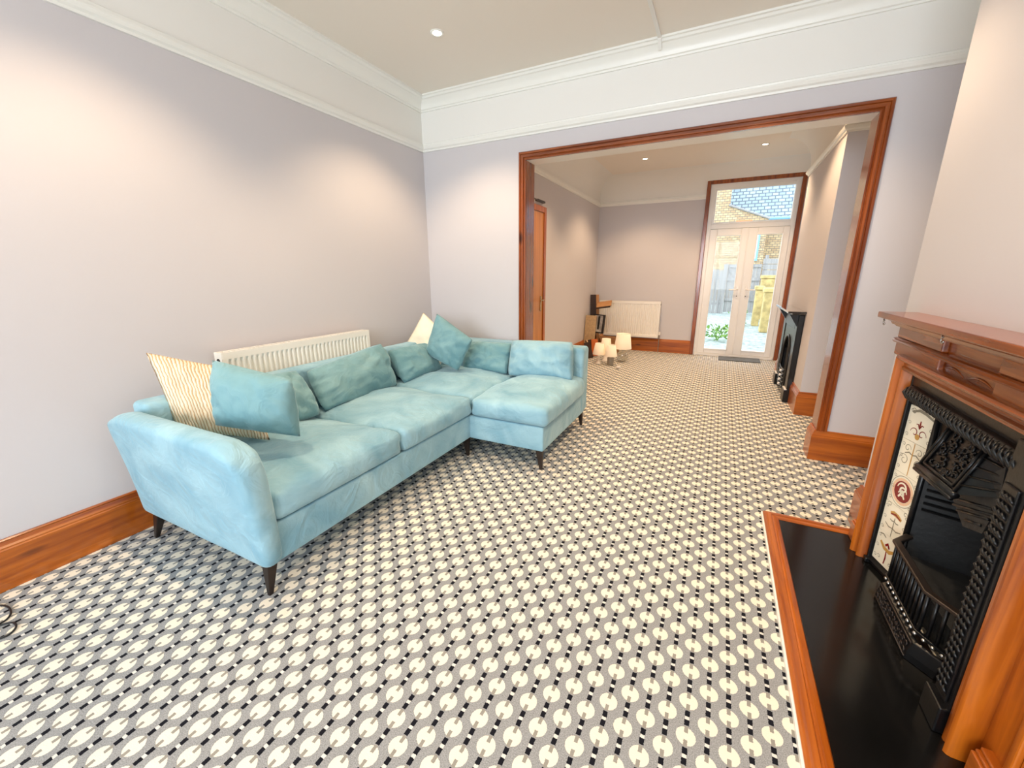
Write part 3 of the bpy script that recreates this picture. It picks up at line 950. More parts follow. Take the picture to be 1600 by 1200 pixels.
# bolection moulding: (distance from outer edge, x)
BP = [(0.0, 3.37), (0.0, 3.318), (0.004, 3.309), (0.012, 3.304), (0.020, 3.309), (0.026, 3.322), (0.032, 3.327), (0.040, 3.326), (0.046, 3.318), (0.056, 3.318), (0.062, 3.328), (0.064, 3.37)]
YO, ZO = -1.176, 0.972
MB().sweep([[(x, YO - w, ZH) for w, x in BP], [(x, YO - w, ZO - w) for w, x in BP]]).build('moulding', M['pineZ'], mant, smooth=True, angle=0.5)
MB().sweep([[(x, mir(YO) + w, ZH) for w, x in BP], [(x, mir(YO) + w, ZO - w) for w, x in BP]]).build('moulding', M['pineZ'], mant, smooth=True, angle=0.5)
MB().sweep([[(x, YO - w, ZO - w) for w, x in BP], [(x, mir(YO) + w, ZO - w) for w, x in BP]]).build('moulding', M['redY'], mant, smooth=True, angle=0.5)
YA, YZ = -1.075, mir(-1.075)
bx(3.345, XB, YZ, YA, 0.955, 1.095).build('frieze_board', M['redY'], mant)
for a, b in ((-1.08, -1.49), (-1.83, mir(-1.08))):
    mb = bx(3.325, 3.346, b, a, 0.957, 1.012)
    mb.box(3.325, 3.346, b, a, 1.03, 1.078)
    mb.build('frieze_block', M['redY'], mant, bevel=0.005)
mb = MB()
BE = [(0.0, 0), (0.0, 0.006), (0.006, 0.010), (0.012, 0.004), (0.016, 0.008), (0.02, 0.0)]
mb.sweep([[(3.324 - t, YA + t, 1.010 + z) for z, t in BE], [(3.324 - t, YZ - t, 1.010 + z) for z, t in BE]])
mb.box(3.324, XB, YZ, YA, 1.010, 1.03)
mb.build('bead_moulding', M['redY'], mant)
CP = [(3.345, 1.076), (3.318, 1.076), (3.314, 1.082), (3.306, 1.084), (3.30, 1.094), (3.286, 1.102), (3.284, 1.107), (3.345, 1.107)]
MB().sweep([[(x, YA + (3.345 - x) * 0.6, z) for x, z in CP], [(x, YZ - (3.345 - x) * 0.6, z) for x, z in CP]]).build('cornice_moulding', M['redY'], mant)
bx(3.262, XB, mir(-1.005), -1.005, 1.107, 1.133).build('mantel_shelf', M['redY'], mant, bevel=0.004)
for yc in (-1.55, -1.72):
    mb = MB().tube([(3.345, yc - 0.075 + 0.15 * k / 10, 0.972 + 0.016 * math.sin(PI * k / 10)) for k in range(11)], [0.001 + 0.004 * math.sin(PI * k / 10) for k in range(11)], 6)
    mb.build('carved_swag', M['redY'], mant, smooth=True)
for hy in (-1.045, -1.60):
    pts = [(3.277, hy, 1.108), (3.277, hy, 1.097)] + [(3.277, hy - 0.010 + 0.010 * math.cos(t), 1.088 + 0.010 * math.sin(t)) for t in [PI * 0.5 - k * PI * 1.45 / 9 for k in range(10)]]
    MB().tube(pts, 0.0026, 6).build('cup_hook', M['metal'], mant, smooth=True)['label'] = 'small bright metal cup hook'
adopt(mant)

# ------------------------------------------------------------------ cast iron insert
ins = thing('fireplace_insert', 'black cast iron fireplace with hood, tiled cheek and barred grate', 'fireplace', (3.36, -1.665, 0.028))
IR = M['iron']
XI = 3.332
YL, YRr = -1.243, mir(-1.243)
# outer plate with the opening left for tiles and fire
mb = MB()
mb.box(3.350, 3.385, YL - 0.016, YL, ZH, 0.904)                 # left stile
mb.box(XI + 0.02, 3.385, YL, YRr, 0.86, 0.904)               # top band above ornament
mb.box(3.318, 3.385, YRr, YRr + 0.085, ZH, 0.904)            # right stile
mb.build('frame_plate', IR, ins, bevel=0.004)
# ornate head moulding
HP = [(3.35, 0.865), (3.322, 0.865), (3.312, 0.856), (3.308, 0.84), (3.314, 0.822), (3.326, 0.81), (3.334, 0.80), (3.37, 0.80)]
hm = MB().sweep([[(x + 0.014, YL - 0.05, z) for x, z in HP], [(x + 0.014, YRr + 0.08, z) for x, z in HP]]).build('head_moulding', IR, ins, smooth=True, angle=0.9)
leafm = MB()
for k in range(27):
    yy = YL - 0.056 - k * 0.0272
    leafm.tube([(3.327, yy, 0.858), (3.317, yy - 0.006, 0.84), (3.326, yy - 0.016, 0.820), (3.340, yy - 0.012, 0.81)], [0.003, 0.0065, 0.006, 0.003], 6)
    leafm.tube([(3.332, yy - 0.013, 0.862), (3.322, yy - 0.016, 0.85), (3.321, yy - 0.02, 0.838)], [0.002, 0.0035, 0.002], 5)
leafm.build('leaf_ornament', IR, hm, smooth=True)
# right stile ornament
rs = bx(3.312, 3.32, YRr + 0.012, YRr + 0.072, ZH + 0.10, 0.79).build('ornament_strip', IR, ins, bevel=0.003)
om = MB()
for k in range(26):
    zz = 0.16 + k * 0.024
    for q in (0.026, 0.042, 0.058):
        y = YRr + q + 0.004 * math.sin(k * 1.7)
        om.tube([(3.313, y - 0.009, zz - 0.008), (3.3095, y - 0.004, zz - 0.002), (3.308, y + 0.002, zz + 0.003), (3.313, y + 0.007, zz + 0.009)], [0.002, 0.005, 0.005, 0.002], 6)
om.build('leaf_ornament', IR, rs, smooth=True)
bx(3.300, 3.33, YRr - 0.002, YRr + 0.09, ZH, 0.115).build('foot_block', IR, ins, bevel=0.004)
bx(3.340, 3.385, YL - 0.03, YL + 0.0, ZH, 0.05).build('foot_block', IR, ins, bevel=0.004)
# left & right splayed tile panels, five tiles each
TZ0, TZ1 = 0.062, 0.782
for s in (0, 1):
    f = (lambda y: y) if s == 0 else mir
    pa, pb = Vector((3.367, f(-1.252), 0)), Vector((3.408, f(-1.400), 0))
    dv = (pb - pa).normalized(); nv = Vector((-abs(dv.y), dv.x * (1 if s else 1) * 0, 0)).normalized()
    nv = Vector((-abs(dv.y), (-1 if s == 0 else 1) * abs(dv.x), 0))
    L = (pb - pa).length
    # backing
    MB().hull8([pa - nv * 0.004 + Vector((0, 0, ZH)), pb - nv * 0.004 + Vector((0, 0, ZH)), pb - nv * 0.02 + Vector((0, 0, ZH)), pa - nv * 0.02 + Vector((0, 0, ZH))],
               [pa - nv * 0.004 + Vector((0, 0, 0.82)), pb - nv * 0.004 + Vector((0, 0, 0.82)), pb - nv * 0.02 + Vector((0, 0, 0.82)), pa - nv * 0.02 + Vector((0, 0, 0.82))]).build('tile_backing', IR, ins)
    th = (TZ1 - TZ0) / 5
    up = Vector((0, 0, 1))

    def tp(a, z, off=0.0): return pa + dv * (a * L) + nv * off + up * z
    for k in range(5):
        z0, z1 = TZ0 + k * th + 0.0007, TZ0 + (k + 1) * th - 0.0007
        a0, a1 = 0.02, 0.96
        tl = MB().hull8([tp(a0, z0, -0.003), tp(a1, z0, -0.003), tp(a1, z0, 0.004), tp(a0, z0, 0.004)],
                        [tp(a0, z1, -0.003), tp(a1, z1, -0.003), tp(a1, z1, 0.004), tp(a0, z1, 0.004)]).build('tile', M['tile'], ins)
        if s: continue
        zc = (z0 + z1) / 2

        def disc(name, mat, a, z, r, off, n=22, r0=0.0, sx=1.0):
            pts = [tp(a, z, off) + dv * (r * sx * math.cos(2 * PI * q / n)) + up * (r * math.sin(2 * PI * q / n)) for q in range(n)]
            if r0:
                pin = [tp(a, z, off) + dv * (r0 * sx * math.cos(2 * PI * q / n)) + up * (r0 * math.sin(2 * PI * q / n)) for q in range(n)]
                mb_ = MB().add(pts + pin, [(q, (q + 1) % n, (q + 1) % n + n, q + n) for q in range(n)])
            else:
                mb_ = MB().add(pts, [tuple(range(n))])
            return mb_

        def stroke(mb_, pts, w, off):
            ws = [tp(a, z, off) for a, z in pts]
            lo, hi = [], []
            for q in range(len(ws)):
                d_ = (ws[min(q + 1, len(ws) - 1)] - ws[max(q - 1, 0)]).normalized()
                pe = d_.cross(nv)
                ww = w * (0.4 + 0.6 * math.sin(PI * (q + 0.5) / len(ws)))
                lo.append(ws[q] - pe * ww); hi.append(ws[q] + pe * ww)
            n_ = len(ws)
            mb_.add(lo + hi, [(q, q + 1, q + 1 + n_, q + n_) for q in range(n_ - 1)])

        def scroll(mb_, a, z, r, sgn, turns, w, off=0.0046):
            stroke(mb_, [(a + sgn * r * (1 - t / 14 * 0.8) * math.cos(t * turns / 14 * 2 * PI) / L, z + r * (1 - t / 14 * 0.8) * math.sin(t * turns / 14 * 2 * PI)) for t in range(15)], w, off)
        fine_ = MB()
        for sg in (-1, 1):
            for dz in (-0.05, 0.0, 0.05):
                scroll(fine_, 0.5 + sg * 0.36, zc + dz, 0.009, sg, 1.1, 0.0011)
        fine_.build('scrollwork', M['olive'], tl)
        if k == 2:
            disc('r', None, 0.5, zc, 0.057, 0.0046, r0=0.046).build('medallion_ring', M['peach'], tl)
            disc('r', None, 0.5, zc, 0.045, 0.0048).build('medallion', M['maroon'], tl)
            mb_ = MB()
            for q in range(3):
                scroll(mb_, 0.5, zc + 0.012 - 0.012 * q, 0.030 - 0.006 * q, 1 if q % 2 else -1, 0.8, 0.0045, 0.0051)
            stroke(mb_, [(0.40, zc - 0.028), (0.47, zc - 0.012), (0.5, zc + 0.004), (0.55, zc - 0.014), (0.62, zc - 0.026)], 0.006, 0.0051)
            mb_.build('medallion_figure', M['tile'], tl)
            disc('r', None, 0.5, zc, 0.0665, 0.0045, r0=0.064, n=30).build('medallion_border', M['olive'], tl)
        elif k == 3:
            mb_ = MB()
            for sg in (-1, 1):
                scroll(mb_, 0.5 + sg * 0.24, zc - 0.012, 0.026, sg, 1.3, 0.0016)
                scroll(mb_, 0.5 + sg * 0.20, zc + 0.040, 0.018, -sg, 1.1, 0.0016)
                stroke(mb_, [(0.5, zc + 0.02), (0.5 + sg * 0.12, zc + 0.026), (0.5 + sg * 0.26, zc + 0.016)], 0.003, 0.0046)
            mb_.build('scrollwork', M['olive'], tl)
            mb_ = MB(); stroke(mb_, [(0.5, zc - 0.07), (0.5, zc), (0.5, zc + 0.07)], 0.0028, 0.0047)
            mb_.build('stem', M['gold'], tl)
        elif k == 4:
            mb_ = MB()
            for sg in (-1, 1):
                scroll(mb_, 0.5 + sg * 0.13, zc - 0.032, 0.022, sg, 0.9, 0.0022)
                stroke(mb_, [(0.5, zc - 0.01), (0.5 + sg * 0.06, zc + 0.006), (0.5 + sg * 0.12, zc + 0.004)], 0.003, 0.0046)
            stroke(mb_, [(0.5, zc - 0.012), (0.5, zc + 0.008), (0.5, zc + 0.022)], 0.004, 0.0046)
            mb_.build('scrollwork', M['maroon'], tl)
            disc('r', None, 0.5, zc - 0.045, 0.012, 0.0049).build('round_spot', M['gold'], tl)
            mb_ = MB()
            stroke(mb_, [(0.15, zc + 0.046), (0.38, zc + 0.060), (0.6, zc + 0.056), (0.92, zc + 0.040)], 0.006, 0.0046)
            scroll(mb_, 0.2, zc + 0.050, 0.014, -1, 1.2, 0.0018)
            mb_.build('swag_print', M['olive'], tl)
        elif k == 1:
            mb_ = MB()
            stroke(mb_, [(0.3, zc + 0.030), (0.42, zc + 0.036), (0.58, zc + 0.034), (0.72, zc + 0.026)], 0.010, 0.0046)
            mb_.build('banner_print', M['gold'], tl)
            mb_ = MB()
            stroke(mb_, [(0.33, zc + 0.028), (0.5, zc + 0.035), (0.69, zc + 0.026)], 0.004, 0.0049)
            mb_.build('banner_script', M['maroon'], tl)
            mb_ = MB()
            for sg in (-1, 1):
                scroll(mb_, 0.5 + sg * 0.3, zc + 0.062, 0.012, sg, 1.0, 0.0015)
                stroke(mb_, [(0.5, zc - 0.03), (0.5 + sg * 0.14, zc - 0.034), (0.5 + sg * 0.3, zc - 0.024)], 0.0026, 0.0046)
                stroke(mb_, [(0.5, zc + 0.004), (0.5 + sg * 0.08, zc + 0.0), (0.5 + sg * 0.16, zc + 0.003)], 0.0026, 0.0046)
            stroke(mb_, [(0.5, zc - 0.07), (0.5, zc - 0.03), (0.5, zc + 0.02)], 0.0026, 0.0046)
            mb_.build('scrollwork', M['olive'], tl)
        else:
            mb_ = MB()
            stroke(mb_, [(0.22, zc + 0.028), (0.4, zc + 0.008), (0.6, zc + 0.006), (0.80, zc + 0.024)], 0.009, 0.0046)
            mb_.build('urn_print', M['gold'], tl)
            mb_ = MB()
            stroke(mb_, [(0.42, zc + 0.022), (0.5, zc + 0.036), (0.58, zc + 0.020)], 0.007, 0.0049)
            stroke(mb_, [(0.5, zc - 0.06), (0.52, zc - 0.03), (0.5, zc)], 0.004, 0.0048)
            mb_.build('urn_foot', M['maroon'], tl)
            mb_ = MB()
            for sg in (-1, 1):
                scroll(mb_, 0.5 + sg * 0.22, zc - 0.045, 0.010, sg, 1.0, 0.0014)
            stroke(mb_, [(0.14, zc + 0.058), (0.26, zc + 0.064), (0.38, zc + 0.056)], 0.003, 0.0046)
            mb_.build('scrollwork', M['olive'], tl)
    # tile sill
    MB().hull8([tp(0, ZH, 0.012), tp(1.0, ZH, 0.012), tp(1.0, ZH, -0.01), tp(0, ZH, -0.01)],
               [tp(0, 0.05, 0.02), tp(1.0, 0.05, 0.02), tp(1.0, 0.06, -0.01), tp(0, 0.06, -0.01)]).build('tile_sill', IR, ins)
    # inner edge bead between tiles and fire
    MB().tube([(3.404, f(-1.396), ZH), (3.404, f(-1.396), 0.80)], 0.011, 8).build('arch_bead', IR, ins, smooth=True)
# fire chamber (goes back into the breast): left cheek, back, right cheek, top
xb = 3.58
mb = MB()
q = [(3.40, -1.40), (xb, -1.47), (xb, mir(-1.47)), (3.40, mir(-1.40))]
for a, b in zip(q[:-1], q[1:]):
    mb.add([(a[0], a[1], ZH), (b[0], b[1], ZH), (b[0], b[1], 0.82), (a[0], a[1], 0.82)], [(0, 1, 2, 3)])
mb.add([(x, y, 0.82) for x, y in q], [(0, 1, 2, 3)])
mb.add([(x, y, ZH + 0.16) for x, y in q], [(0, 1, 2, 3)])
mb.build('fire_chamber', M['soot'], ins)
bx(3.43, 3.58, -1.92, -1.41, ZH, ZH + 0.155).build('fire_floor', M['soot'], ins)
for k in range(6):
    z = 0.40 + k * 0.028
    MB().tube([(3.42, -1.412, z), (3.56, -1.466, z)], 0.006, 6).build('cheek_rib', IR, ins)
# hood: sloping panel with side gussets
A, B_, C_, D_ = Vector((3.402, -1.505, 0.79)), Vector((3.352, -1.485, 0.608)), Vector((3.352, -1.745, 0.622)), Vector((3.402, -1.752, 0.79))
E_ = Vector((3.41, -1.90, 0.70)); F_ = Vector((3.41, -1.415, 0.64))
hood = MB()
bk = Vector((0.02, 0, 0))
hood.hull8([A, B_, C_, D_], [A + bk, B_ + bk, C_ + bk, D_ + bk])
hood.add([D_, C_, E_, Vector((3.408, -1.88, 0.79))], [(0, 1, 2, 3)])
hood.add([A, B_, F_, Vector((3.408, -1.41, 0.79))], [(0, 1, 2, 3)])
hd = hood.build('hood', IR, ins, bevel=0.003)
# raised rim and relief on the hood panel


def hp(u, v, off): return (A * (1 - u) + D_ * u) * (1 - v) + (B_ * (1 - u) + C_ * u) * v + Vector((-0.95, 0, 0.27)) * off


rim = MB()
for off, a in ((0.004, 0.02), (0.004, 0.10)):
    lp = [hp(a, a, off), hp(1 - a, a, off), hp(1 - a, 1 - a, off), hp(a, 1 - a, off), hp(a, a, off)]
    for p0, p1 in zip(lp[:-1], lp[1:]): rim.tube([p0, p1], 0.0055, 6)
rim.tube([hp(-0.02, 1.02, 0.0), hp(1.02, 1.02, 0.0)], 0.012, 8)
rim.tube([hp(-0.02, 1.10, 0.003), hp(1.02, 1.10, 0.003)], 0.007, 8)
rim.build('hood_rim', IR, hd, smooth=True)
rel = MB()
random.seed(3)
for k in range(46):
    u, v = random.uniform(0.16, 0.84), random.uniform(0.16, 0.84)
    r = random.uniform(0.010, 0.022); t0 = random.uniform(0, 6.28); sg = random.choice((-1, 1))
    rel.tube([hp(u + r * (1 - t / 9) * math.cos(t0 + sg * t * 0.62) / 0.26, v + r * (1 - t / 9) * math.sin(t0 + sg * t * 0.62) / 0.2, 0.003) for t in range(8)], [0.0032] * 7 + [0.005], 5)
rel.build('hood_relief', IR, hd, smooth=True)
rel = MB()
for k in range(1, 5):
    a = k / 5
    rel.tube([C_ * (1 - a) + D_ * a + Vector((-0.003, 0, 0)), E_ * (1 - a * .8) + Vector((3.408, -1.88, 0.79)) * a * .8 + Vector((-0.003, 0, 0))], 0.0035, 5)
rel.build('gusset_rib', IR, hd, smooth=True)
pl = [at(u, v, 'X', 3.392) for u, v in ((1484, 766), (1572, 730), (1560, 790), (1534, 834), (1504, 822))]
hb_ = [p + Vector((0.008, 0, 0)) for p in pl]
lp_ = MB().hull8(pl, hb_).build('lintel_plate', M['soot'], ins)
rl = MB()
for a, b in (((1487, 777), (1550, 796)), ((1490, 788), (1552, 806)), ((1496, 797), (1545, 812)), ((1508, 812), (1532, 821))):
    rl.tube([at(*a, 'X', 3.390), at(*b, 'X', 3.390)], 0.0045, 6)
rl.build('damper_ribs', IR, lp_, smooth=True)
# grate basket
GZ1, GZ0 = 0.285, 0.13
path = [Vector((3.40, -1.435, 0)), Vector((3.342, -1.500, 0)), Vector((3.338, -1.800, 0)), Vector((3.39, -1.89, 0))]


def flat_rail(z, w, h):
    secs = []
    for i, p in enumerate(path):
        d_ = (path[min(i + 1, 3)] - path[max(i - 1, 0)]).normalized()
        n_ = Vector((d_.y, -d_.x, 0))
        secs.append([p + n_ * sx * w + up * (z + sz * h) for sx, sz in ((-1, -1), (1, -1), (1, 1), (-1, 1))])
    return MB().sweep(secs)


flat_rail(GZ1, 0.013, 0.006).build('grate_top_rail', M['bronze'], ins, bevel=0.003)
flat_rail(GZ0, 0.008, 0.006).build('grate_bottom_rail', IR, ins, bevel=0.002)
lens = [(path[i + 1] - path[i]).length for i in range(3)]
tot = sum(lens)
for k in range(17):
    s_ = (k + 0.5) / 17 * tot
    i = 0
    while s_ > lens[i] and i < 2:
        s_ -= lens[i]; i += 1
    p = path[i] + (path[i + 1] - path[i]) * (s_ / lens[i])
    mb = MB().tube([p + up * GZ0, p + up * GZ1], 0.006, 6)
    gb = mb.build('grate_bar', IR, ins, smooth=True)
    MB().lathe([(0.001, -0.007), (0.006, -0.004), (0.0075, 0.001), (0.005, 0.006), (0.001, 0.008)], (p.x - 0.006, p.y, GZ0 - 0.008), 8).build('bar_finial', M['metal'], gb, smooth=True)
# ash pan cover
ap = [Vector((3.385, -1.455, 0)), Vector((3.315, -1.512, 0)), Vector((3.316, -1.822, 0)), Vector((3.372, -1.882, 0))]
secs = []
for i, p in enumerate(ap):
    secs.append([p + up * ZH, p + Vector((0.002, 0, 0)) + up * 0.055, p + Vector((0.012, 0, 0)) + up * 0.098, p + Vector((0.024, 0, 0)) + up * 0.102, p + Vector((0.03, 0, 0)) + up * 0.09, p + Vector((0.02, 0, 0)) + up * ZH])
ac = MB().sweep(secs).build('ash_cover', IR, ins, bevel=0.002)
fr = MB()
for k in range(13):
    y = -1.53 - k * 0.0225
    for z in (0.05, 0.074):
        fr.tube([(3.314 + (z - .03) * .14, y + 0.008 * math.cos(t), z + 0.009 * math.sin(t)) for t in [k + q * 0.8 for q in range(7)]], 0.0024, 5)
fr.tube([(3.316, -1.515, 0.036), (3.316, -1.82, 0.036)], 0.003, 6)
fr.tube([(3.324, -1.515, 0.094), (3.324, -1.82, 0.094)], 0.003, 6)
fr.build('fretwork', M['bronze'], ac, smooth=True)
MB().hull8([(3.33, -1.50, ZH), (3.33, -1.82, ZH), (3.40, -1.85, ZH), (3.40, -1.47, ZH)], [(3.34, -1.50, 0.04), (3.34, -1.82, 0.04), (3.40, -1.85, 0.05), (3.40, -1.47, 0.05)]).build('ash_tray', M['bronze'], ins)
adopt(ins)

# ------------------------------------------------------------------ rear fireplace
rf = thing('rear_fireplace', 'small black cast iron arched fireplace on the rear chimney breast', 'fireplace', (XC, 1.975, 0))
FY0, FY1 = 1.50, 2.45
FC = (FY0 + FY1) / 2
mb = MB()
mb.box(3.335, XC, FY0, FY0 + 0.14, 0, 0.90); mb.box(3.335, XC, FY1 - 0.14, FY1, 0, 0.90)
mb.box(3.335, XC, FY0 + 0.14, FY1 - 0.14, 0.74, 0.90)
mb.build('surround', IR, rf, bevel=0.008)
# arched inner plate
mb = MB()
n = 16
outer = [(FC - 0.335, 0.02), (FC - 0.335, 0.75), (FC + 0.335, 0.75), (FC + 0.335, 0.02)]
arch = [(FC - 0.22, 0.02), (FC - 0.22, 0.42)] + [(FC - 0.22 * math.cos(PI * k / n), 0.42 + 0.22 * math.sin(PI * k / n)) for k in range(1, n)] + [(FC + 0.22, 0.42), (FC + 0.22, 0.02)]
na = len(arch)
ext = []
for k, (y, z) in enumerate(arch):
    if y <= FC - 0.21: ext.append((FC - 0.335, z))
    elif y >= FC + 0.21: ext.append((FC + 0.335, z))
    else: ext.append((FC + (y - FC) / 0.22 * 0.335, 0.75))
v = [(3.345, y, z) for y, z in arch] + [(3.342, y, z) for y, z in ext] + [(3.385, y, z) for y, z in arch]
f = [(k, k + 1, k + 1 + na, k + na) for k in range(na - 1)] + [(k, k + 1, k + 1 + 2 * na, k + 2 * na) for k in range(na - 1)]
MB().add(v, f).build('arch_plate', IR, rf)
MB().tube([(3.342, y, z) for y, z in arch], 0.012, 8).build('arch_moulding', IR, rf, smooth=True)
bx(3.372, 3.386, FC - 0.24, FC + 0.24, 0.0, 0.70).build('fire_back', M['soot'], rf)
for k in range(5):
    MB().tube([(3.33, FC - 0.2, 0.10 + k * 0.045), (3.318, FC, 0.10 + k * 0.045), (3.33, FC + 0.2, 0.10 + k * 0.045)], 0.008, 6).build('grate_bar', IR, rf)
for k in range(4):
    MB().lathe([(0.001, -0.016), (0.012, -0.014), (0.018, 0), (0.012, 0.014), (0.001, 0.016)], (3.318, FC - 0.05 - 0.0 * k, 0.10 + k * 0.05), 12).build('round_spot', M['whitegloss'], rf, smooth=True)['label'] = 'small white oval spot'  # column of small white ovals in front of the grate bars
for y in (FY0, FY1 - 0.15):
    b = bx(3.315, XC, y - 0.01, y + 0.16, 0, 0.13).build('foot_block', IR, rf, bevel=0.005)
    bx(3.318, 3.34, y, y + 0.15, 0.13, 0.138).build('block_cap', M['whitegloss'], b)
mb = bx(3.235, XC, FY0 - 0.05, FY1 + 0.05, 0.915, 0.935)
mb.box(3.275, XC, FY0 - 0.02, FY1 + 0.02, 0.90, 0.915)
sh = mb.build('shelf', plain('glossy_black_enamel', rgb(40, 40, 42), 0.08, coat=1.0), rf, bevel=0.004)
for y in (FY0 + 0.05, FY1 - 0.05):
    MB().sweep([[(3.26, y - 0.02, 0.90), (3.335, y - 0.02, 0.90), (3.335, y - 0.02, 0.78)], [(3.26, y + 0.02, 0.90), (3.335, y + 0.02, 0.90), (3.335, y + 0.02, 0.78)]]).build('shelf_bracket', IR, rf)
adopt(rf)

# ------------------------------------------------------------------ doormat
mb = soft_box(2.70, 3.27, 3.58, 3.90, 0.0, 0.014, 0.006, 4)
o = mb.build('doormat', M['mat'], smooth=True)
tag(o, 'small dark grey doormat in front of the garden doors', 'doormat')


# ------------------------------------------------------------------ table lamps on the rear floor
def table_lamp(label, loc, h, r_bot, r_top, sh_h, kind):
    t = thing('table_lamp', label, 'table lamp', loc)
    zt = h
    MB().lathe([(r_bot, zt - sh_h), (r_top, zt), (r_top - 0.004, zt), (r_bot - 0.004, zt - sh_h)], (0, 0, 0), 24, cap=False).build('lamp_shade', M['shade'], t, smooth=True)
    mb_ = MB().lathe([(0.006, zt - sh_h - 0.02), (0.006, zt - 0.03)], (0, 0, 0), 8)
    for k in range(3):
        a = k * 2.1
        mb_.tube([(0, 0, zt - 0.03), (r_top * 0.97 * math.cos(a), r_top * 0.97 * math.sin(a), zt - 0.02)], 0.002, 5)
    mb_.build('shade_carrier', M['metal'], t)
    hb = h - sh_h
    if kind == 'flared':
        MB().lathe([(0.001, 0), (0.055, 0), (0.052, 0.008), (0.03, hb * 0.22), (0.018, hb * 0.5), (0.014, hb * 0.9), (0.016, hb + 0.01), (0.001, hb + 0.01)], (0, 0, 0), 20).build('lamp_base', M['whitegloss'], t, smooth=True)
    elif kind == 'column':
        MB().lathe([(0.001, 0), (0.045, 0), (0.047, 0.01), (0.047, hb * 0.8), (0.03, hb * 0.92), (0.014, hb), (0.001, hb + 0.005)], (0, 0, 0), 20).build('lamp_base', M['greyglass'], t, smooth=True)
    else:
        R = hb * 0.42
        MB().lathe([(0.001, 0.012)] + [(R * math.sin(PI * k / 12), 0.012 + R - R * math.cos(PI * k / 12)) for k in range(1, 12)] + [(0.018, 0.012 + 2 * R)], (0, 0, 0), 24, cap=False).build('glass_ball', M['ballglass'], t, smooth=True)
        MB().lathe([(0.001, 0), (0.05, 0), (0.05, 0.012), (0.001, 0.014)], (0, 0, 0), 20).build('lamp_foot', M['metal'], t)
        MB().lathe([(0.016, 0.01 + 2 * R), (0.02, 2 * R + 0.02), (0.012, hb), (0.001, hb + 0.01)], (0, 0, 0), 16).build('lamp_neck', M['metal'], t, smooth=True)
    return t


table_lamp('small white table lamp with a flared base and cream cone shade', (1.09, 2.56, 0), 0.305, 0.094, 0.062, 0.165, 'flared')
table_lamp('white table lamp half hidden behind the two small lamps', (1.13, 2.80, 0), 0.345, 0.085, 0.066, 0.17, 'flared')
table_lamp('small table lamp with a grey cylindrical base and cream shade', (1.275, 2.52, 0), 0.30, 0.094, 0.062, 0.165, 'column')
table_lamp('larger table lamp with a clear glass ball base', (1.385, 2.80, 0), 0.435, 0.128, 0.100, 0.225, 'ball')
t = thing('mains_plug', 'white mains plug with a short curled cable beside the lamps', 'plug', (1.44, 2.36, 0))
mb = bx(1.41, 1.46, 2.30, 2.36, 0.0, 0.035)
mb.build('plug_body', M['whitegloss'], t, bevel=0.008)
for dx in (-0.014, 0.0, 0.014): bx(1.435 + dx - 0.003, 1.435 + dx + 0.003, 2.28, 2.30, 0.012, 0.018).build('pin', M['brass'], t)
MB().tube([(1.435, 2.36, 0.02), (1.42, 2.40, 0.015), (1.37, 2.45, 0.06), (1.33, 2.50, 0.05)], 0.004, 6).build('cable', M['whitegloss'], t, smooth=True)
adopt(t)
o = soft_box(0.86, 1.0, 2.47, 2.51, 0, 0.022, 0.008, 3).build('extension_block', M['whitegloss'], smooth=True)
tag(o, 'flat white extension block lying behind the sofa end', 'extension block')

# ------------------------------------------------------------------ oddments stacked in the rear corner
def slab(p, sx, sy, sz, rot, mb=None):
    """box sx*sy*sz standing with its base centre at p, rotated"""
    R_ = Euler(rot, 'XYZ').to_matrix()
    vs_ = [Vector(p) + R_ @ Vector((x * sx / 2, y * sy / 2, z * sz)) for z in (0, 1) for y in (-1, 1) for x in (-1, 1)]
    return (mb or MB()).add(vs_, [(0, 2, 3, 1), (4, 5, 7, 6), (0, 1, 5, 4), (2, 6, 7, 3), (0, 4, 6, 2), (1, 3, 7, 5)])


o = slab((0.722, 3.26, 0.003), 0.19, 0.018, 0.635, (-0.10, 0, -0.15)).build('leaning_board', M['board'], bevel=0.002)
tag(o, 'tan chipboard panel leaning on the rear side wall', 'board')
o = slab((0.70, 3.62, 0.003), 0.10, 0.02, 0.955, (0, -0.03, 0.1)).build('leaning_plank', M['darkboard'])
tag(o, 'tall dark plank leaning in the rear corner behind the board', 'plank')
t = thing('shelf_bracket_unit', 'pale wooden wall bracket with angled shelf lying on the corner pile', 'shelf', (0.80, 3.60, 0))
slab((0.80, 3.58, 0.003), 0.045, 0.03, 0.96, (0, -0.05, 0.3)).build('upright', M['card'], t)
slab((0.885, 3.54, 0.80), 0.24, 0.16, 0.018, (0.5, -0.15, 0.1)).build('shelf_board', M['card'], t)
slab((0.885, 3.465, 0.752), 0.24, 0.02, 0.02, (0.5, -0.15, 0.1)).build('shelf_lip', M['darkboard'], t)
adopt(t)
t = thing('picture_frame', 'black framed black and white picture leaning beside the radiator', 'picture', (0.90, 3.45, 0))
P_ = (0.90, 3.45, 0.24); RT = (-0.12, 0, -0.5)
slab((0.835, 3.42, 0.335), 0.22, 0.02, 0.31, RT).build('frame_back', M['black'], t)
R_ = Euler(RT, 'XYZ').to_matrix()
for x, z, w, h in ((0.0, 0.0, 0.22, 0.016), (0.0, 0.294, 0.22, 0.016), (-0.102, 0.0, 0.016, 0.31), (0.102, 0.0, 0.016, 0.31)):
    slab(Vector((0.835, 3.42, 0.335)) + R_ @ Vector((x, -0.02, z)), w, 0.02, h, RT).build('frame_bar', M['black'], t)
slab(Vector((0.835, 3.42, 0.335)) + R_ @ Vector((0, -0.016, 0.02)), 0.19, 0.004, 0.28, RT).build('print', plain('pale_grey_print', rgb(206, 200, 192), 0.4, var=0.5, vscale=9), t)
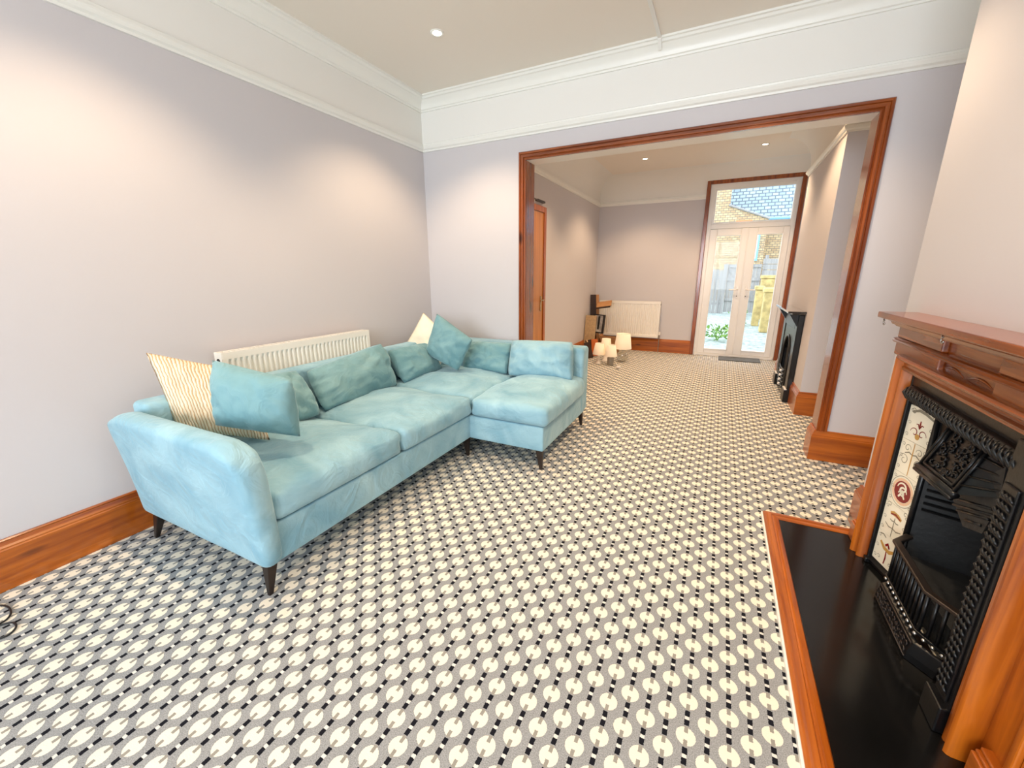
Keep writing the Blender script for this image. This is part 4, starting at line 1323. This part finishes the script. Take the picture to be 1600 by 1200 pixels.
slab(Vector((0.835, 3.42, 0.335)) + R_ @ Vector((0.0, -0.019, 0.06)), 0.04, 0.003, 0.22, RT).build('print_figure', M['black'], t)
slab(Vector((0.835, 3.42, 0.335)) + R_ @ Vector((-0.065, -0.019, 0.03)), 0.04, 0.003, 0.24, RT).build('print_figure', M['greyglass'], t)
adopt(t)
t = thing('cardboard_box', 'open brown cardboard box with raised flaps behind the lamps', 'box', (1.0, 3.45, 0))
mb = MB()
bx(0.90, 1.16, 3.36, 3.62, 0.0, 0.20).build('carton', M['card'], t)
slab((1.03, 3.365, 0.20), 0.26, 0.006, 0.13, (0.6, 0, 0)).build('flap', M['card'], t)
slab((0.905, 3.49, 0.20), 0.006, 0.25, 0.12, (0, -0.4, 0)).build('flap', M['card'], t)
slab((1.155, 3.49, 0.20), 0.006, 0.25, 0.11, (0, 0.9, 0)).build('flap', M['card'], t)
adopt(t)
o = slab((0.90, 3.06, 0.012), 0.10, 0.04, 0.27, (-0.15, -0.12, 0.1)).build('book', M['orange'], bevel=0.003)
tag(o, 'orange covered book tilted among the corner pile', 'book')
t = thing('wooden_drawer', 'small open wooden drawer tipped on its side behind the sofa end', 'drawer', (0.86, 2.95, 0))
slab((0.84, 3.00, 0.003), 0.02, 0.26, 0.26, (0, -0.25, 0.35)).build('drawer_bottom', M['board'], t)
slab((0.87, 2.88, 0.003), 0.10, 0.02, 0.26, (0, -0.25, 0.35)).build('drawer_side', M['darkboard'], t)
slab((0.82, 3.12, 0.003), 0.10, 0.02, 0.26, (0, -0.25, 0.35)).build('drawer_side', M['darkboard'], t)
adopt(t)

# cable at the edge of the room
pts = [tuple(at(u, v, 'Z', 0.005)) for u, v in ((-40, 952), (-5, 946), (12, 948), (17, 957), (10, 968), (-12, 981), (6, 975), (21, 973), (25, 980), (13, 992), (-8, 1000), (-40, 1012))]
fine = []
for k in range(len(pts) - 1):
    p0, p1, p2, p3 = [Vector(pts[min(max(k + q, 0), len(pts) - 1)]) for q in (-1, 0, 1, 2)]
    for q in range(6):
        u_ = q / 6
        fine.append(0.5 * (2 * p1 + (p2 - p0) * u_ + (2 * p0 - 5 * p1 + 4 * p2 - p3) * u_ ** 2 + (3 * p1 - p0 - 3 * p2 + p3) * u_ ** 3))
o = MB().tube(fine, 0.0035, 6).build('loose_cable', M['dark'], smooth=True)
tag(o, 'thin black cable looped on the carpet by the sofa wall skirting', 'cable')

# ------------------------------------------------------------------ garden
ZG = -0.10
o = bx(-12, 18, 4.14, 34, ZG - 0.1, ZG).build('garden_ground', M['gravel'])
tag(o, 'pale gravel yard outside the garden doors', 'yard', kind='structure')
fe = thing('board_fence', 'pale upright board fence at the end of the garden', 'fence', (2.2, 13.4, ZG))
x = -1.5
random.seed(5)
while x < 2.72:
    bx(x, x + 0.115, 13.4, 13.42, ZG, 1.42 + random.uniform(-.02, .02)).build('board', M['fence'], fe)
    x += 0.125
for z in (0.2, 1.1): bx(-1.5, 2.72, 13.42, 13.47, z, z + 0.08).build('rail', M['fence'], fe)
bx(2.62, 2.75, 13.35, 13.45, ZG, 1.62).build('post', M['fence'], fe)
adopt(fe)
ga = thing('garden_gate', 'boarded garden gate with a diagonal brace beside the fence', 'gate', (3.2, 13.4, ZG))
x = 2.76
while x < 3.75:
    bx(x, x + 0.12, 13.42, 13.44, ZG + 0.05, 1.60).build('board', M['fence'], ga)
    x += 0.127
for z in (0.35, 1.05, 1.5): bx(2.76, 3.78, 13.38, 13.42, z, z + 0.10).build('rail', M['fence'], ga)
MB().hull8([(2.78, 13.385, 1.42), (2.90, 13.385, 1.42), (2.90, 13.42, 1.42), (2.78, 13.42, 1.42)], [(3.6, 13.385, 0.44), (3.74, 13.385, 0.44), (3.74, 13.42, 0.44), (3.6, 13.42, 0.44)]).build('brace', M['fence'], ga)
adopt(ga)
fe2 = thing('slatted_fence', 'horizontal slatted fence behind the stone garden piers', 'fence', (5, 13.6, ZG))
for k in range(10): bx(3.8, 8.0, 13.5, 13.52, ZG + k * 0.19, ZG + k * 0.19 + 0.17).build('slat', M['fence'], fe2)
for xx in (3.85, 5.6, 7.6): bx(xx, xx + 0.1, 13.52, 13.6, ZG, 1.9).build('post', M['fence'], fe2)
adopt(fe2)
for (u0, u1, vt, y, lab) in ((1178, 1189, 447, 9.6, 'narrow yellow stone pier in the yard beside the larger pier'), (1192, 1212, 450, 8.2, 'broad pale stone pier with a flat cap at the side of the yard'), (1184, 1206, 430, 11.6, 'yellow stone block pier standing behind the other two piers')):
    x = at(u0, 480, 'Y', y).x; w = at(u1, 480, 'Y', y).x - x; h = at(u0, vt, 'Y', y).z
    t = thing('stone_pier', lab, 'pier', (x, y, ZG))
    bx(x, x + w, y, y + 0.35, ZG, h - 0.1).build('shaft', M['stone'], t, bevel=0.02)
    bx(x - 0.03, x + w + 0.03, y - 0.03, y + 0.38, h - 0.1, h).build('cap', M['stone'], t, bevel=0.015)
    adopt(t)
o = bx(4.42, 4.65, 4.3, 13.2, ZG, 1.0).build('garden_wall', M['brick'], bevel=0.01)
tag(o, 'low brick wall along the side of the yard', 'wall')


def plant(name, label, c, r, h, nl, seed):
    random.seed(seed)
    t = thing(name, label, 'plant', c)
    mb_ = MB()
    for k in range(nl):
        a = random.uniform(0, 6.28); d_ = random.uniform(0.1, 1) * r; z = random.uniform(0.1, 1) * h
        p = Vector((d_ * math.cos(a), d_ * math.sin(a), z))
        q_ = Vector((random.uniform(-1, 1), random.uniform(-1, 1), random.uniform(0, 1))).normalized() * 0.09
        s_ = q_.cross(Vector((random.random(), random.random(), 1))).normalized() * 0.03
        mb_.add([p, p + q_ * 0.5 + s_, p + q_, p + q_ * 0.5 - s_], [(0, 1, 2, 3)])
    mb_.build('foliage', M['leaf'], t)
    st = MB()
    for k in range(5): st.tube([(0, 0, 0), (r * .4 * math.cos(k), r * .4 * math.sin(k), h * .9)], 0.008, 5)
    st.build('stem', M['leaf'], t)


plant('low_shrub', 'low green plant growing from the gravel near the doors', (2.66, 6.4, ZG), 0.35, 0.3, 120, 1)
plant('ivy_clump', 'leafy green clump at the foot of the stone piers', (3.12, 9.6, ZG), 0.22, 0.45, 110, 2)

hs = thing('brick_house', 'yellow brick house with a slate roof beyond the garden', 'house', (4, 22, ZG))
bx(-8, 14, 22, 26, ZG, 3.95).build('wall', M['brick'], hs)
MB().hull8([(-8, 21.8, 3.95), (14, 21.8, 3.95), (14, 26, 3.95), (-8, 26, 3.95)], [(-8, 24.6, 7.2), (14, 24.6, 7.2), (14, 26, 7.2), (-8, 26, 7.2)]).build('roof', M['slates'], hs)
MB().tube([(-8, 21.75, 3.92), (14, 21.75, 3.92)], 0.07, 8).build('gutter', M['bluepaint'], hs)
gx = MB()
gx.hull8([(-4, 21.2, ZG), (2.55, 21.2, ZG), (2.55, 22, ZG), (-4, 22, ZG)], [(-4, 21.2, 7.0), (2.55, 21.2, 7.0), (2.55, 22, 7.0), (-4, 22, 7.0)])
gx.hull8([(2.55, 21.2, ZG), (4.3, 21.2, ZG), (4.3, 22, ZG), (2.55, 22, ZG)], [(2.55, 21.2, 4.55), (4.3, 21.2, 3.85), (4.3, 22, 3.85), (2.55, 22, 4.55)])
gx.build('gable_wall', M['brick'], hs)
MB().tube([(2.5, 21.15, 4.60), (4.35, 21.15, 3.87)], 0.05, 6).build('verge', M['fence'], hs)
bx(2.9, 3.6, 21.15, 21.2, 3.72, 3.86).build('tile_course', M['redtile'], hs)
w = bx(3.65, 4.05, 21.14, 21.22, 1.9, 3.4).build('window_frame', M['bluepaint'], hs)
bx(3.72, 3.98, 21.12, 21.15, 2.0, 3.3).build('window_pane', plain('sky_blue_glass', rgb(170, 205, 230), 0.1), w)
adopt(hs)

for o in bpy.data.objects:
    if o.name.split('.')[0] in ('scrollwork', 'leaf_ornament', 'hood_relief', 'fretwork', 'damper_ribs', 'gusset_rib', 'hood_rim', 'foliage', 'medallion_figure'):
        o['kind'] = 'stuff'
